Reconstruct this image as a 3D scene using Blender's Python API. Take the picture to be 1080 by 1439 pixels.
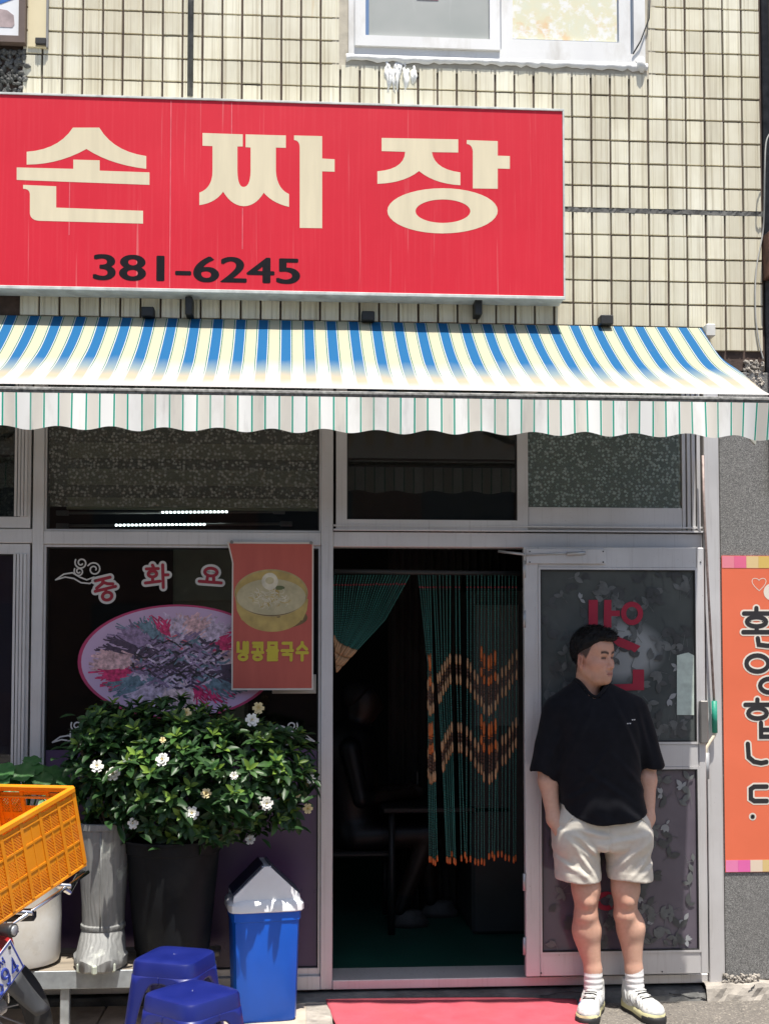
import bpy, bmesh, math, random
import numpy as np
from mathutils import Vector, Matrix, Euler
R = math.radians
for o in list(bpy.data.objects): bpy.data.objects.remove(o)
scene = bpy.context.scene
col = scene.collection
rnd = random.Random(7)
# ------------------------------------------------------------------ camera, sky, sun, exposure
IW, IH = 1080., 1439.
FPX, YAW, PITCH, SHIFT = 1680., R(3.8), R(2.5), 122.
CAM = Vector((0, -5.5, 1.6))
cd = bpy.data.cameras.new('camera'); co = bpy.data.objects.new('camera', cd); col.objects.link(co)
co.location = CAM; co.rotation_euler = (R(90) + PITCH, 0, -YAW)
cd.sensor_fit = 'HORIZONTAL'; cd.sensor_width = 36; cd.lens = FPX / IW * 36
cd.shift_y = SHIFT / IW; cd.clip_start = .05; cd.clip_end = 500
scene.camera = co
SUN_EL, SUN_AZ = R(72.5), R(11.5)          # sun in front of the shop, a little to the right
w = bpy.data.worlds.new('World'); scene.world = w; w.use_nodes = True
nt = w.node_tree; bg = nt.nodes['Background']; sk = nt.nodes.new('ShaderNodeTexSky')
sk.sky_type = 'NISHITA'; sk.sun_disc = False; sk.sun_elevation = SUN_EL; sk.sun_rotation = math.pi - SUN_AZ
sk.dust_density = 2.0
nt.links.new(sk.outputs[0], bg.inputs[0]); bg.inputs[1].default_value = .095
sl = bpy.data.lights.new('sun', 'SUN'); sl.energy = 4.6; sl.angle = R(.5); sl.color = (1, .95, .87)
so = bpy.data.objects.new('sun', sl); col.objects.link(so)
sd = Vector((math.cos(SUN_EL) * math.sin(SUN_AZ), -math.cos(SUN_EL) * math.cos(SUN_AZ), math.sin(SUN_EL)))
so.rotation_euler = sd.to_track_quat('Z', 'Y').to_euler(); so.location = (2, -8, 12)
vs = scene.view_settings; vs.view_transform = 'Standard'; vs.look = 'None'; vs.gamma = 1; vs.exposure = .75
vs.use_curve_mapping = False
# ------------------------------------------------------------------ pixel -> place
FW = Vector((math.sin(YAW) * math.cos(PITCH), math.cos(YAW) * math.cos(PITCH), math.sin(PITCH)))
RT = Vector((math.cos(YAW), -math.sin(YAW), 0)); UP = RT.cross(FW)
def ray(x, y): return FW + RT * ((x - IW / 2) / FPX) + UP * ((IH / 2 + SHIFT - y) / FPX)
def P(x, y, Y=0.):
    d = ray(x, y); return CAM + d * ((Y - CAM.y) / d.y)
def PZ(x, y, z=0.):
    d = ray(x, y); return CAM + d * ((z - CAM.z) / d.z)
def proj(p):
    d = Vector(p) - CAM; z = d.dot(FW)
    return IW / 2 + FPX * d.dot(RT) / z, IH / 2 + SHIFT - FPX * d.dot(UP) / z
def X(x, y=1000, Y=0.): return P(x, y, Y).x
def Z(y, x=540, Y=0.): return P(x, y, Y).z
# ------------------------------------------------------------------ materials
MATS = {}
class NT:
    def __init__(s, name):
        s.m = bpy.data.materials.new(name); s.m.use_nodes = True; s.t = s.m.node_tree
        s.b = s.t.nodes['Principled BSDF']; s.out = s.t.nodes['Material Output']; MATS[name] = s.m
    def n(s, ty, **k):
        q = s.t.nodes.new('ShaderNode' + ty)
        for a, v in k.items(): setattr(q, a, v)
        return q
    def l(s, a, b): s.t.links.new(a, b)
    def math(s, op, a, b=None, c=None):
        q = s.n('Math', operation=op)
        for i, v in enumerate((a, b, c)):
            if v is None: continue
            if isinstance(v, (int, float)): q.inputs[i].default_value = v
            else: s.l(v, q.inputs[i])
        return q.outputs[0]
    def ramp(s, fac, stops, interp='LINEAR'):
        q = s.n('ValToRGB'); cr = q.color_ramp; cr.interpolation = interp
        while len(cr.elements) < len(stops): cr.elements.new(.5)
        for e, (p_, c_) in zip(cr.elements, stops):
            e.position = p_; e.color = (*c_, 1) if len(c_) == 3 else c_
        s.l(fac, q.inputs[0]); return q.outputs[0]
    def mix(s, fac, a, b, mode='MIX'):
        q = s.n('Mix', data_type='RGBA', blend_type=mode)
        for i, v in ((0, fac), (6, a), (7, b)):
            if isinstance(v, (int, float)): q.inputs[i].default_value = v
            elif isinstance(v, (tuple, list)): q.inputs[i].default_value = (*v[:3], 1)
            else: s.l(v, q.inputs[i])
        return q.outputs[2]
    def coord(s, kind='Object', scale=(1, 1, 1), world=False):
        if world: src = s.n('NewGeometry').outputs['Position']
        else: src = s.n('TexCoord').outputs[kind]
        mp = s.n('Mapping'); mp.inputs['Scale'].default_value = scale; s.l(src, mp.inputs[0]); return mp.outputs[0]
    def noise(s, vec, scale=5, detail=4, rough=.55):
        q = s.n('TexNoise'); q.inputs['Scale'].default_value = scale; q.inputs['Detail'].default_value = detail
        q.inputs['Roughness'].default_value = rough; s.l(vec, q.inputs['Vector']); return q.outputs['Fac']
    def bump(s, h, strength=.3, dist=.01):
        q = s.n('Bump'); q.inputs['Strength'].default_value = strength; q.inputs['Distance'].default_value = dist
        s.l(h, q.inputs['Height']); s.l(q.outputs[0], s.b.inputs['Normal'])
    def set(s, col=None, rough=.5, metal=0., spec=.5):
        if col is not None:
            if isinstance(col, (tuple, list)): s.b.inputs['Base Color'].default_value = (*col[:3], 1)
            else: s.l(col, s.b.inputs['Base Color'])
        if isinstance(rough, (int, float)): s.b.inputs['Roughness'].default_value = rough
        else: s.l(rough, s.b.inputs['Roughness'])
        s.b.inputs['Metallic'].default_value = metal; s.b.inputs['Specular IOR Level'].default_value = spec
        return s.m
def pm(name, c, rough=.5, metal=0., var=.18, scale=6, bump=0., bscale=60, spec=.5, dirt=None, damt=.5, dscale=3, sz=(1, 1, 1), rnd_=0., sheen=0.):
    """a plain surface: base colour, uneven by noise, a little dirt with its own shape, fine relief"""
    t = NT(name); v = t.coord(world=True, scale=sz)
    n1 = t.noise(v, scale, 6)
    lo = tuple(k * (1 - var) for k in c); hi = tuple(min(1, k * (1 + var)) for k in c)
    cc = t.ramp(n1, [(.3, lo), (.7, hi)])
    if dirt:
        d = t.noise(v, dscale, 8, .65); f = t.ramp(d, [(.52, (0, 0, 0)), (.72, (damt,) * 3)]); cc = t.mix(f, cc, dirt)
    if rnd_:
        oi = t.n('ObjectInfo'); f = t.math('MULTIPLY_ADD', oi.outputs['Random'], rnd_ * 2, 1 - rnd_)
        q = t.n('HueSaturation'); t.l(f, q.inputs['Value']); t.l(cc, q.inputs['Color']); cc = q.outputs[0]
    r2 = t.math('MULTIPLY_ADD', n1, .25, rough - .12)
    t.set(cc, r2, metal, spec)
    if bump: t.bump(t.noise(v, bscale, 5, .6), bump, .004)
    if sheen: t.b.inputs['Sheen Weight'].default_value = sheen
    return t.m
def glass(name, tint=(.8, .82, .8), refl=.9, rough=0.):
    t = NT(name); tr = t.n('BsdfTransparent'); tr.inputs[0].default_value = (*tint, 1)
    gl = t.n('BsdfGlossy'); gl.inputs['Roughness'].default_value = rough; gl.inputs[0].default_value = (refl, refl, refl, 1)
    fr = t.n('Fresnel'); fr.inputs[0].default_value = 1.5; mx = t.n('MixShader')
    t.l(fr.outputs[0], mx.inputs[0]); t.l(tr.outputs[0], mx.inputs[1]); t.l(gl.outputs[0], mx.inputs[2]); t.l(mx.outputs[0], t.out.inputs[0])
    return t.m
def emit(name, c, s):
    t = NT(name); t.b.inputs['Emission Color'].default_value = (*c, 1); t.b.inputs['Emission Strength'].default_value = s; return t.m
# ------------------------------------------------------------------ meshes
class MB:
    def __init__(s): s.v = []; s.f = []; s.mi = []; s.uv = None
    def add(s, vs, fs, mi=0):
        b = len(s.v); s.v += [tuple(q) for q in vs]
        for f in fs: s.f.append([b + i for i in f]); s.mi.append(mi)
        return s
    def box(s, x0, x1, y0, y1, z0, z1, c=0., mi=0):
        """box with chamfered edges c"""
        if x0 > x1: x0, x1 = x1, x0
        if y0 > y1: y0, y1 = y1, y0
        if z0 > z1: z0, z1 = z1, z0
        c = min(c, .45 * min(x1 - x0, y1 - y0, z1 - z0))
        if c <= 0:
            return s.add([(x, y, z) for z in (z0, z1) for y in (y0, y1) for x in (x0, x1)],
                         [(0, 2, 3, 1), (4, 5, 7, 6), (0, 1, 5, 4), (2, 6, 7, 3), (0, 4, 6, 2), (1, 3, 7, 5)], mi)
        bm = bmesh.new(); r = bmesh.ops.create_cube(bm, size=1)
        for q in bm.verts: q.co = ((x0 + x1) / 2 + q.co.x * (x1 - x0), (y0 + y1) / 2 + q.co.y * (y1 - y0), (z0 + z1) / 2 + q.co.z * (z1 - z0))
        bmesh.ops.bevel(bm, geom=bm.edges[:], offset=c, segments=1, affect='EDGES')
        bm.verts.index_update(); s.add([q.co for q in bm.verts], [[q.index for q in f.verts] for f in bm.faces], mi); bm.free(); return s
    def prism(s, poly, y0, y1, mi=0, hole=None):
        """polygon in x,z (ccw seen from the front) from y0 (front) to y1"""
        n = len(poly)
        if hole is None:
            return s.add([(x, y0, z) for x, z in poly] + [(x, y1, z) for x, z in poly],
                         [list(range(n)), list(range(2 * n - 1, n - 1, -1))] + [(i, i + n, (i + 1) % n + n, (i + 1) % n) for i in range(n)], mi)
        h = hole; vs = [(x, y0, z) for x, z in poly] + [(x, y0, z) for x, z in h] + [(x, y1, z) for x, z in poly] + [(x, y1, z) for x, z in h]
        fs = []
        for i in range(n):
            j = (i + 1) % n
            fs += [(i, j, n + j, n + i), (2 * n + i, 3 * n + i, 3 * n + j, 2 * n + j), (i, 2 * n + i, 2 * n + j, j), (n + i, n + j, 3 * n + j, 3 * n + i)]
        return s.add(vs, fs, mi)
    def tube(s, pts, r, n=8, mi=0, cap=True):
        pts = [Vector(p_) for p_ in pts]; m = len(pts); rs = r if isinstance(r, (list, tuple)) else [r] * m
        t0 = (pts[1] - pts[0]).normalized(); a = t0.orthogonal().normalized(); vs = []
        for i, p_ in enumerate(pts):
            t = (pts[min(i + 1, m - 1)] - pts[max(i - 1, 0)]).normalized()
            a = (a - t * a.dot(t)).normalized(); b_ = t.cross(a)
            for k in range(n):
                g = 2 * math.pi * k / n; vs.append(p_ + (a * math.cos(g) + b_ * math.sin(g)) * rs[i])
        fs = [(i * n + k, i * n + (k + 1) % n, (i + 1) * n + (k + 1) % n, (i + 1) * n + k) for i in range(m - 1) for k in range(n)]
        if cap: fs += [list(range(n - 1, -1, -1)), list(range((m - 1) * n, m * n))]
        return s.add(vs, fs, mi)
    def lathe(s, prof, n=32, cx=0, cy=0, sx=1., sy=1., mi=0, sq=None):
        """profile (r,z); sq = superellipse exponent for rounded squares"""
        vs = []
        for r, z in prof:
            for k in range(n):
                g = 2 * math.pi * k / n; c_, s_ = math.cos(g), math.sin(g)
                if sq: q = (abs(c_) ** sq + abs(s_) ** sq) ** (-1 / sq); c_ *= q; s_ *= q
                vs.append((cx + r * c_ * sx, cy + r * s_ * sy, z))
        m = len(prof)
        fs = [(i * n + k, i * n + (k + 1) % n, (i + 1) * n + (k + 1) % n, (i + 1) * n + k) for i in range(m - 1) for k in range(n)]
        if prof[0][0] > 1e-6: fs.append(list(range(n - 1, -1, -1)))
        if prof[-1][0] > 1e-6: fs.append(list(range((m - 1) * n, m * n)))
        return s.add(vs, fs, mi)
    def grid(s, rows, mi=0, closed=False):
        n = len(rows[0]); vs = [p_ for r in rows for p_ in r]
        fs = [(i * n + k, i * n + (k + 1) % n, (i + 1) * n + (k + 1) % n, (i + 1) * n + k) for i in range(len(rows) - 1) for k in range(n if closed else n - 1)]
        return s.add(vs, fs, mi)
    def mesh(s, name, mats, smooth=False):
        me = bpy.data.meshes.new(name); me.from_pydata(s.v, [], s.f); me.update()
        for m in (mats if isinstance(mats, (list, tuple)) else [mats]): me.materials.append(m)
        if any(s.mi): me.polygons.foreach_set('material_index', s.mi)
        if smooth: me.polygons.foreach_set('use_smooth', [True] * len(me.polygons))
        return me
    def build(s, name, mats, parent=None, world=True, smooth=False, auto=None):
        if parent is not None and world:
            l = root_loc(parent); s.v = [(x - l.x, y - l.y, z - l.z) for x, y, z in s.v]
        me = s.mesh(name, mats, smooth or auto is not None)
        if auto is not None: me.set_sharp_from_angle(angle=R(auto))
        o = bpy.data.objects.new(name, me); col.objects.link(o)
        if parent is not None: o.parent = parent
        return o
def root_loc(o):
    l = Vector((0, 0, 0))
    while o is not None: l += o.location; o = o.parent
    return l
def tag(o, label=None, cat=None, group=None, kind=None):
    if label: o['label'] = label
    if cat: o['category'] = cat
    if group: o['group'] = group
    if kind: o['kind'] = kind
    return o
def thing(name, label, cat, loc=(0, 0, 0), rot=(0, 0, 0), group=None):
    o = bpy.data.objects.new(name, None); col.objects.link(o); o.empty_display_size = .1
    o.location = loc; o.rotation_euler = rot
    return tag(o, label, cat, group)
def inst(me, name, parent, loc, rot=(0, 0, 0), sc=(1, 1, 1)):
    o = bpy.data.objects.new(name, me); col.objects.link(o); o.parent = parent; o.location = loc; o.rotation_euler = rot; o.scale = sc
    return o
def strokes(mb, lines, wid, y, org, sx, sz, ex=0., dy=.0004, rc=True, mi=0, th=.0006, skew=None):
    """flat print: lines of unit-box points drawn as ribbons with round ends; ex widens them all (an outline)"""
    k = 0
    for ln in lines:
        wd = wid
        if isinstance(ln, tuple) and isinstance(ln[0], (int, float)): wd = wid * ln[0]; ln = ln[1]
        if isinstance(ln, str): continue
        p_ = [Vector((org[0] + a * sx, org[1] + b * sz)) for a, b in ln]
        h = wd / 2 + ex; L = []; Rr = []; n = len(p_)
        closed = (p_[0] - p_[-1]).length < 1e-5 and n > 3
        for i in range(n):
            if closed: d0 = (p_[i] - p_[i - 1 if i else n - 2]).normalized(); d1 = (p_[i + 1 if i < n - 1 else 1] - p_[i]).normalized()
            else: d0 = (p_[i] - p_[max(i - 1, 0)]); d1 = (p_[min(i + 1, n - 1)] - p_[i]); d0 = (d0 if d0.length else d1).normalized(); d1 = (d1 if d1.length else d0).normalized()
            t = (d0 + d1).normalized() if (d0 + d1).length > 1e-6 else d0
            nn = Vector((-t.y, t.x)); g = min(1.6, 1 / max(.35, nn.dot(Vector((-d0.y, d0.x)))))
            L.append(p_[i] + nn * h * g); Rr.append(p_[i] - nn * h * g)
        pts = []
        if closed or not rc:
            pts = L + Rr[::-1]
            if closed:
                yy = y - dy * k; m = n - 1
                mb.add([(q.x, yy, q.y) for q in L[:m]] + [(q.x, yy, q.y) for q in Rr[:m]], [(i, i + m, (i + 1) % m + m, (i + 1) % m) for i in range(m)], mi); k += 1; continue
            yy = y - dy * k
            mb.add([(q.x, yy, q.y) for q in L] + [(q.x, yy, q.y) for q in Rr], [(i, i + n, i + 1 + n, i + 1) for i in range(n - 1)], mi); k += 1; continue
        yy = y - dy * k; k += 1
        mb.add([(q.x, yy, q.y) for q in L] + [(q.x, yy, q.y) for q in Rr], [(i, i + n, i + 1 + n, i + 1) for i in range(n - 1)], mi)
        for e, q, d in ((0, p_[0], p_[0] - p_[1]), (1, p_[-1], p_[-1] - p_[-2])):
            a0 = math.atan2(d.y, d.x); c_ = [(q.x + h * math.cos(a0 + g), yy, q.y + h * math.sin(a0 + g)) for g in [math.pi * (j / 8 - .5) for j in range(9)]]
            mb.add([(q.x, yy, q.y)] + c_, [(0, j + 1, j + 2) for j in range(8)], mi)
    return mb
def circ(cx, cy, rx, ry=None, n=20, a0=90):
    ry = ry or rx; return [(cx + rx * math.cos(R(a0) + 2 * math.pi * i / n), cy + ry * math.sin(R(a0) + 2 * math.pi * i / n)) for i in range(n + 1)]
# ------------------------------------------------------------------ shared materials
M = {}
def alu_mat():
    t = NT('aluminium'); v = t.coord(world=True); v2 = t.coord(world=True, scale=(2, 2, 40)); v3 = t.coord(world=True, scale=(30, 8, .9))
    n1 = t.noise(v, 3, 6); st = t.noise(v3, 3, 6, .6)
    c = t.ramp(n1, [(.3, (.58, .565, .56)), (.7, (.68, .67, .67))])
    c = t.mix(t.ramp(st, [(.55, (0, 0, 0)), (.8, (.35,) * 3)]), c, (.26, .23, .2))
    sp = t.noise(v, 160, 2); c = t.mix(t.ramp(sp, [(.72, (0, 0, 0)), (.78, (.6,) * 3)]), c, (.12, .1, .09))
    t.set(c, t.math('MULTIPLY_ADD', n1, .25, .26), .35); t.bump(t.noise(v2, 30, 3), .06, .002); return t.m
M['alu'] = alu_mat()
M['gasket'] = pm('rubber_gasket', (.02, .02, .02), .6)
M['glass'] = glass('window_glass', (.74, .76, .74))
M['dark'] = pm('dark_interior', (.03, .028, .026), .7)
def tile_mat():
    t = NT('glazed_tile'); oi = t.n('ObjectInfo')
    wv = t.coord(world=True, scale=(34, 4, .55)); w2 = t.coord(world=True, scale=(95, 4, 1.6)); v = t.coord(world=True)
    st = t.noise(wv, 1.6, 5, .6); s2 = t.noise(w2, 1.5, 3, .5); bl = t.noise(v, 1.3, 4)
    base = t.ramp(t.noise(v, 4, 3), [(.3, (.72, .68, .52)), (.7, (.80, .77, .63))])
    base = t.mix(t.ramp(st, [(.50, (0, 0, 0)), (.74, (.9,) * 3)]), base, (.35, .30, .20))
    base = t.mix(t.ramp(s2, [(.60, (0, 0, 0)), (.72, (.4,) * 3)]), base, (.45, .39, .27))
    q = t.n('HueSaturation'); t.l(t.math('MULTIPLY_ADD', oi.outputs['Random'], .16, .92), q.inputs['Value']); t.l(base, q.inputs['Color'])
    base2 = t.mix(t.ramp(t.noise(t.coord(world=True, scale=(1.6, 1, .8)), 1.1, 5, .6), [(.42, (0, 0, 0)), (.66, (.6,) * 3)]), q.outputs[0], (.46, .40, .28))
    ru = t.noise(t.coord(world=True, scale=(9, 1, 1.1)), 1.7, 5, .6)
    c = t.mix(t.ramp(ru, [(.66, (0, 0, 0)), (.78, (.6,) * 3)]), base2, (.55, .33, .10))
    t.set(c, t.ramp(st, [(.4, (.22,) * 3), (.8, (.5,) * 3)])); t.bump(st, .12, .003); return t.m
M['tile'] = tile_mat()
M['grout'] = pm('grout', (.075, .05, .04), .9, var=.4, scale=20, bump=.5, bscale=90)
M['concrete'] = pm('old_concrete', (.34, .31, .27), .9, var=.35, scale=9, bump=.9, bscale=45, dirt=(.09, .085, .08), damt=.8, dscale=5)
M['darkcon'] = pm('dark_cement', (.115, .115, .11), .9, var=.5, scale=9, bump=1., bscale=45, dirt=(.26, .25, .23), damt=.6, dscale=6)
M['pvc'] = pm('white_pvc', (.78, .78, .77), .35, var=.05, scale=4, dirt=(.45, .42, .36), damt=.5, dscale=7, sz=(1, 1, .4))
M['caulk'] = pm('white_caulk', (.8, .8, .78), .7, var=.1, bump=.6, bscale=70)
M['black'] = pm('black_metal', (.015, .015, .015), .5)
M['rust'] = pm('rusty_iron', (.10, .045, .03), .8, var=.5, scale=20, bump=.5)
M['steel'] = pm('galvanised_steel', (.45, .46, .47), .45, metal=.6, var=.15, scale=15)
M['chrome'] = pm('chrome', (.75, .75, .75), .18, metal=1, var=.05)
# ------------------------------------------------------------------ the ground
def asphalt():
    t = NT('asphalt'); v = t.coord(world=True); n = t.noise(v, 1.2, 6); s = t.n('TexVoronoi'); s.inputs['Scale'].default_value = 130; t.l(v, s.inputs['Vector'])
    c = t.ramp(n, [(.3, (.13, .118, .105)), (.7, (.19, .172, .152))]); g = t.n('SeparateColor'); t.l(s.outputs['Color'], g.inputs[0])
    c = t.mix(t.ramp(g.outputs[0], [(.0, (.75,) * 3), (.5, (0, 0, 0)), (.75, (0, 0, 0)), (1, (.6,) * 3)]), c, t.ramp(g.outputs[1], [(0, (.05, .05, .05)), (.6, (.2, .18, .15)), (1, (.42, .38, .32))]))
    t.set(c, .9); t.bump(s.outputs['Distance'], .9, .006); return t.m
g = MB(); nx = 30
g.add([(-60, -60, 0), (60, -60, 0), (60, .3, 0), (-60, .3, 0)], [(0, 1, 2, 3)])
tag(g.build('road', asphalt()), kind='structure')
M['paver'] = pm('tan_paving', (.42, .36, .29), .9, var=.2, scale=8, bump=.6, bscale=70, dirt=(.16, .14, .12), damt=.6, dscale=5, rnd_=.16)
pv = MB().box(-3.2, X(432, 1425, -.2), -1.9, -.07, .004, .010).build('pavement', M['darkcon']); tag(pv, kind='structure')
pw, pl = .295, .295
pme = MB().box(-pw / 2 + .004, pw / 2 - .004, -pl / 2 + .004, pl / 2 - .004, 0, .022, .004).mesh('paving_slab', M['paver'])
x1 = X(432, 1425, -.2)
for i in range(11):
    for j in range(6):
        inst(pme, 'paving_slab', pv, (x1 - pw * (i + .5), -.075 - pl * (j + .5), .008 + rnd.uniform(-.003, .004)), (rnd.uniform(-.01, .01), rnd.uniform(-.01, .01), rnd.uniform(-.006, .006)))
# ------------------------------------------------------------------ the building
XL, XR = -2.6, X(1071, 300)
ZB, ZT = 2.93, 5.3
WX0, WX1, WZ = X(489, 60), X(905, 60), Z(88, 700)
bld = thing('shop_building', 'cream tiled two storey building front above the restaurant', 'building', (0, .2, 0))
mb = MB(); mb.box(XL, WX0, 0, .25, ZB, ZT); mb.box(WX0, WX1, 0, .25, ZB, WZ); mb.box(WX1, XR, 0, .25, ZB, ZT)
mb.build('upper_wall', M['grout'], bld)
TP, RP = .0915, .1095
JX = X(909, 150); BZ = Z(298, 920)
def tile_mesh():
    a, b = TP / 2 - .0034, RP / 2 - .0030; d = .012
    xs = [(-a, -.001), (-a + .002, -d), (-a + .012, -d), (-a + .0135, -d + .002), (-a + .017, -d + .002), (-a + .0185, -d),
          (a - .0185, -d), (a - .017, -d + .002), (a - .0135, -d + .002), (a - .012, -d), (a - .002, -d), (a, -.001)]
    q = MB(); rows = [[(x, -.001, -b) for x, y in xs], [(x, y, -b + .002) for x, y in xs], [(x, y, b - .002) for x, y in xs], [(x, -.001, b) for x, y in xs]]
    q.grid(rows); q.f = [f[::-1] for f in q.f] if False else q.f; return q
tq = tile_mesh(); tme = tq.mesh('tile', M['tile']); cand = []
c0 = int((XL - JX) / TP) - 1; LX = X(40, 100)
for i in range(c0, 40):
    for j in range(-12, 22):
        cx = JX + (i + .5) * TP; cz = BZ + (j + .5) * RP + (.008 if j >= 0 else -.008)
        if cx < LX or cx > XR - TP * .42 or cz < ZB + .06 or cz > ZT - .06: continue
        if WX0 - .04 < cx < WX1 + .03 and cz > WZ - .02: continue
        px, py = proj((cx, 0, cz))
        if abs(px - 268) < 10: pass
        hid = (px < 770 and 160 < py < 400) or (py > 470 and px < 985)
        if hid: continue
        if py > 506 and px > 1046: continue
        vis = -10 < px < 1085 and -12 < py < 560
        cand.append((0 if vis else 1, px, cx, cz))
cand.sort(key=lambda q: q[0]); st = MB(); nt_ = 0
for vflag, px, cx, cz in cand:
    dy = rnd.uniform(-.0015, .0015); rr = (rnd.uniform(-.012, .012), rnd.uniform(-.008, .008), rnd.uniform(-.012, .012)); cx += rnd.uniform(-.0009, .0009); cz += rnd.uniform(-.0009, .0009)
    if nt_ < 300 and not vflag:
        o = inst(tme, 'tile', bld, (cx, dy - .2, cz), rr); nt_ += 1
    else:
        m = Matrix.Translation((cx, dy, cz)) @ Euler(rr).to_matrix().to_4x4(); st.add([m @ Vector(v) for v in tq.v], tq.f)
tag(st.build('tile_field', M['tile'], bld), kind='stuff')
# movement joint and mortar band
mb = MB().tube([(X(268, 70), -.012, Z(137, 268)), (X(268, 70), -.012, ZT)], .014, 8); mb.build('joint_strip', M['darkcon'], bld, smooth=True)
rows = []
for i in range(70):
    x = X(792, 297) - .02 + (XR - X(792, 297) + .02) * i / 69
    z = BZ; rows.append([(x, -.002, z - .011), (x, -.010 + rnd.uniform(-.003, .003), z - .010 + rnd.uniform(-.004, .002)), (x, -.010 + rnd.uniform(-.003, .003), z + .010 + rnd.uniform(-.002, .004)), (x, -.002, z + .012)])
MB().grid(rows).build('mortar_band', M['darkcon'], bld)
# crumbled mortar where tiles have come off
def rubble(x0, x1, z0, z1, y, n, s, mat, name, par, seed=1):
    r = random.Random(seed); q = MB()
    for k in range(n):
        c = Vector((r.uniform(x0, x1), y + r.uniform(-.006, .004), r.uniform(z0, z1))); bm = bmesh.new(); bmesh.ops.create_icosphere(bm, subdivisions=1, radius=1)
        e = Euler((r.uniform(0, 6), r.uniform(0, 6), r.uniform(0, 6))).to_matrix()
        ss = Vector((s * r.uniform(.4, 1.3), s * r.uniform(.4, .9), s * r.uniform(.4, 1.2)))
        bm.verts.index_update(); q.add([c + e @ Vector((v.co.x * ss.x, v.co.y * ss.y, v.co.z * ss.z)) * r.uniform(.8, 1.2) for v in bm.verts], [[v.index for v in f.verts] for f in bm.faces]); bm.free()
    return tag(q.build(name, mat, par), kind='stuff')
rubble(X(1046, 530), X(1071, 530), Z(545, 1050), Z(508, 1050), -.004, 70, .016, M['concrete'], 'crumbled_mortar', bld)
rubble(X(-20, 80), X(39, 80), Z(150, 20), Z(72, 20), -.004, 160, .018, M['darkcon'], 'crumbled_mortar', bld, 2)
# window above the sign
win = thing('sliding_window', 'white plastic sliding window with frosted panes above the red sign', 'window', (WX0, 0, WZ))
def frame(mb, x0, x1, z0, z1, w, y0, y1, c=.002, wb=None, wt=None):
    wb = w if wb is None else wb; wt = w if wt is None else wt
    for poly in ([(x0, z0), (x1, z0), (x1 - w, z0 + wb), (x0 + w, z0 + wb)], [(x1, z0), (x1, z1), (x1 - w, z1 - wt), (x1 - w, z0 + wb)],
                 [(x1, z1), (x0, z1), (x0 + w, z1 - wt), (x1 - w, z1 - wt)], [(x0, z1), (x0, z0), (x0 + w, z0 + wb), (x0 + w, z1 - wt)]):
        mb.prism(poly, y0, y1)
    return mb
zt = ZT - .1
f = MB(); frame(f, WX0 + .001, WX1 - .001, WZ + .001, zt, .055, -.018, .1); f.build('frame', M['pvc'], win)
f = MB(); frame(f, X(498, 40), X(701, 40), Z(71, 600), zt - .04, .05, -.032, -.002); f.build('sash', M['pvc'], win)
f = MB(); frame(f, X(703, 40), X(884, 40), Z(80, 800), zt - .04, .055, -.0175, .02, wb=.07); f.build('sash', M['pvc'], win)
t = NT('frosted_glass'); v = t.coord(world=True); n = t.noise(t.coord(world=True, scale=(12, 1, 1)), 2, 5)
t.set(t.mix(t.ramp(n, [(.62, (0, 0, 0)), (.7, (.25,) * 3)]), t.ramp(t.noise(v, 3, 3), [(.3, (.36, .38, .36)), (.7, (.44, .45, .43))]), (.62, .63, .62)), .3); M['frost'] = t.m
t = NT('printed_film'); v = t.coord(world=True); n = t.noise(v, 5, 5, .6); n2 = t.noise(v, 16, 5, .65)
t.set(t.mix(t.ramp(n2, [(.5, (0, 0, 0)), (.6, (.9,) * 3)]), t.ramp(n, [(.36, (.78, .50, .26)), (.48, (.74, .70, .50)), (.7, (.68, .72, .60))]), (.82, .82, .80)), .3); M['film'] = t.m
MB().box(X(518, 20), X(686, 20), -.016, -.012, Z(57, 600), zt - .09).build('pane', M['frost'], win)
MB().box(X(705, 20), X(866, 20), -.006, -.002, Z(57, 800), zt - .1).build('pane', M['film'], win)
MB().box(X(585, 2), X(615, 2), -.0185, -.017, Z(2, 600), Z(-40, 600)).build('sticker', pm('magenta_sticker', (.45, .05, .14), .5), win)
rows = []
for i in range(60):
    x = WX0 - .01 + (WX1 - WX0 + .02) * i / 59; dz = rnd.uniform(0, .018)
    rows.append([(x, -.0135, WZ - .012 - dz), (x, -.024, WZ - .008 - dz * .5), (x, -.024, WZ + .004), (x, -.018, WZ + .012)])
MB().grid(rows).build('sill_caulk', M['caulk'], win, smooth=True)
q = MB(); q.box(WX0 - .075, WX0, -.0095, -.0005, WZ - .06, ZT - .02); q.box(WX1, WX1 + .05, -.0095, -.0005, WZ - .06, ZT - .02); q.box(WX0 + .0005, WX1 - .0005, -.0095, -.0005, WZ - .06, WZ)
q.build('cement_surround', pm('cement_surround', (.46, .42, .34), .8, var=.25, scale=12, bump=.3, dirt=(.2, .17, .13), damt=.6, dscale=6), win); q = MB(); r_ = random.Random(5)
for k in range(26):     # smear of caulk below the sill
    x = X(r_.uniform(542, 582), 110); z0 = Z(r_.uniform(88, 100), 560); z1 = z0 - r_.uniform(.03, .14)
    q.tube([(x, -.012, z0), (x + r_.uniform(-.01, .01), -.013, (z0 + z1) / 2), (x + r_.uniform(-.01, .01), -.011, z1)], [.006, r_.uniform(.004, .010), .002], 6)
q.tube([(X(897, 88), -.02, Z(86, 897)), (X(899, 95), -.024, Z(96, 899)), (X(900, 100), -.016, Z(104, 899))], [.02, .022, .008], 8)
q.build('caulk_smear', M['caulk'], win, smooth=True)
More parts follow.
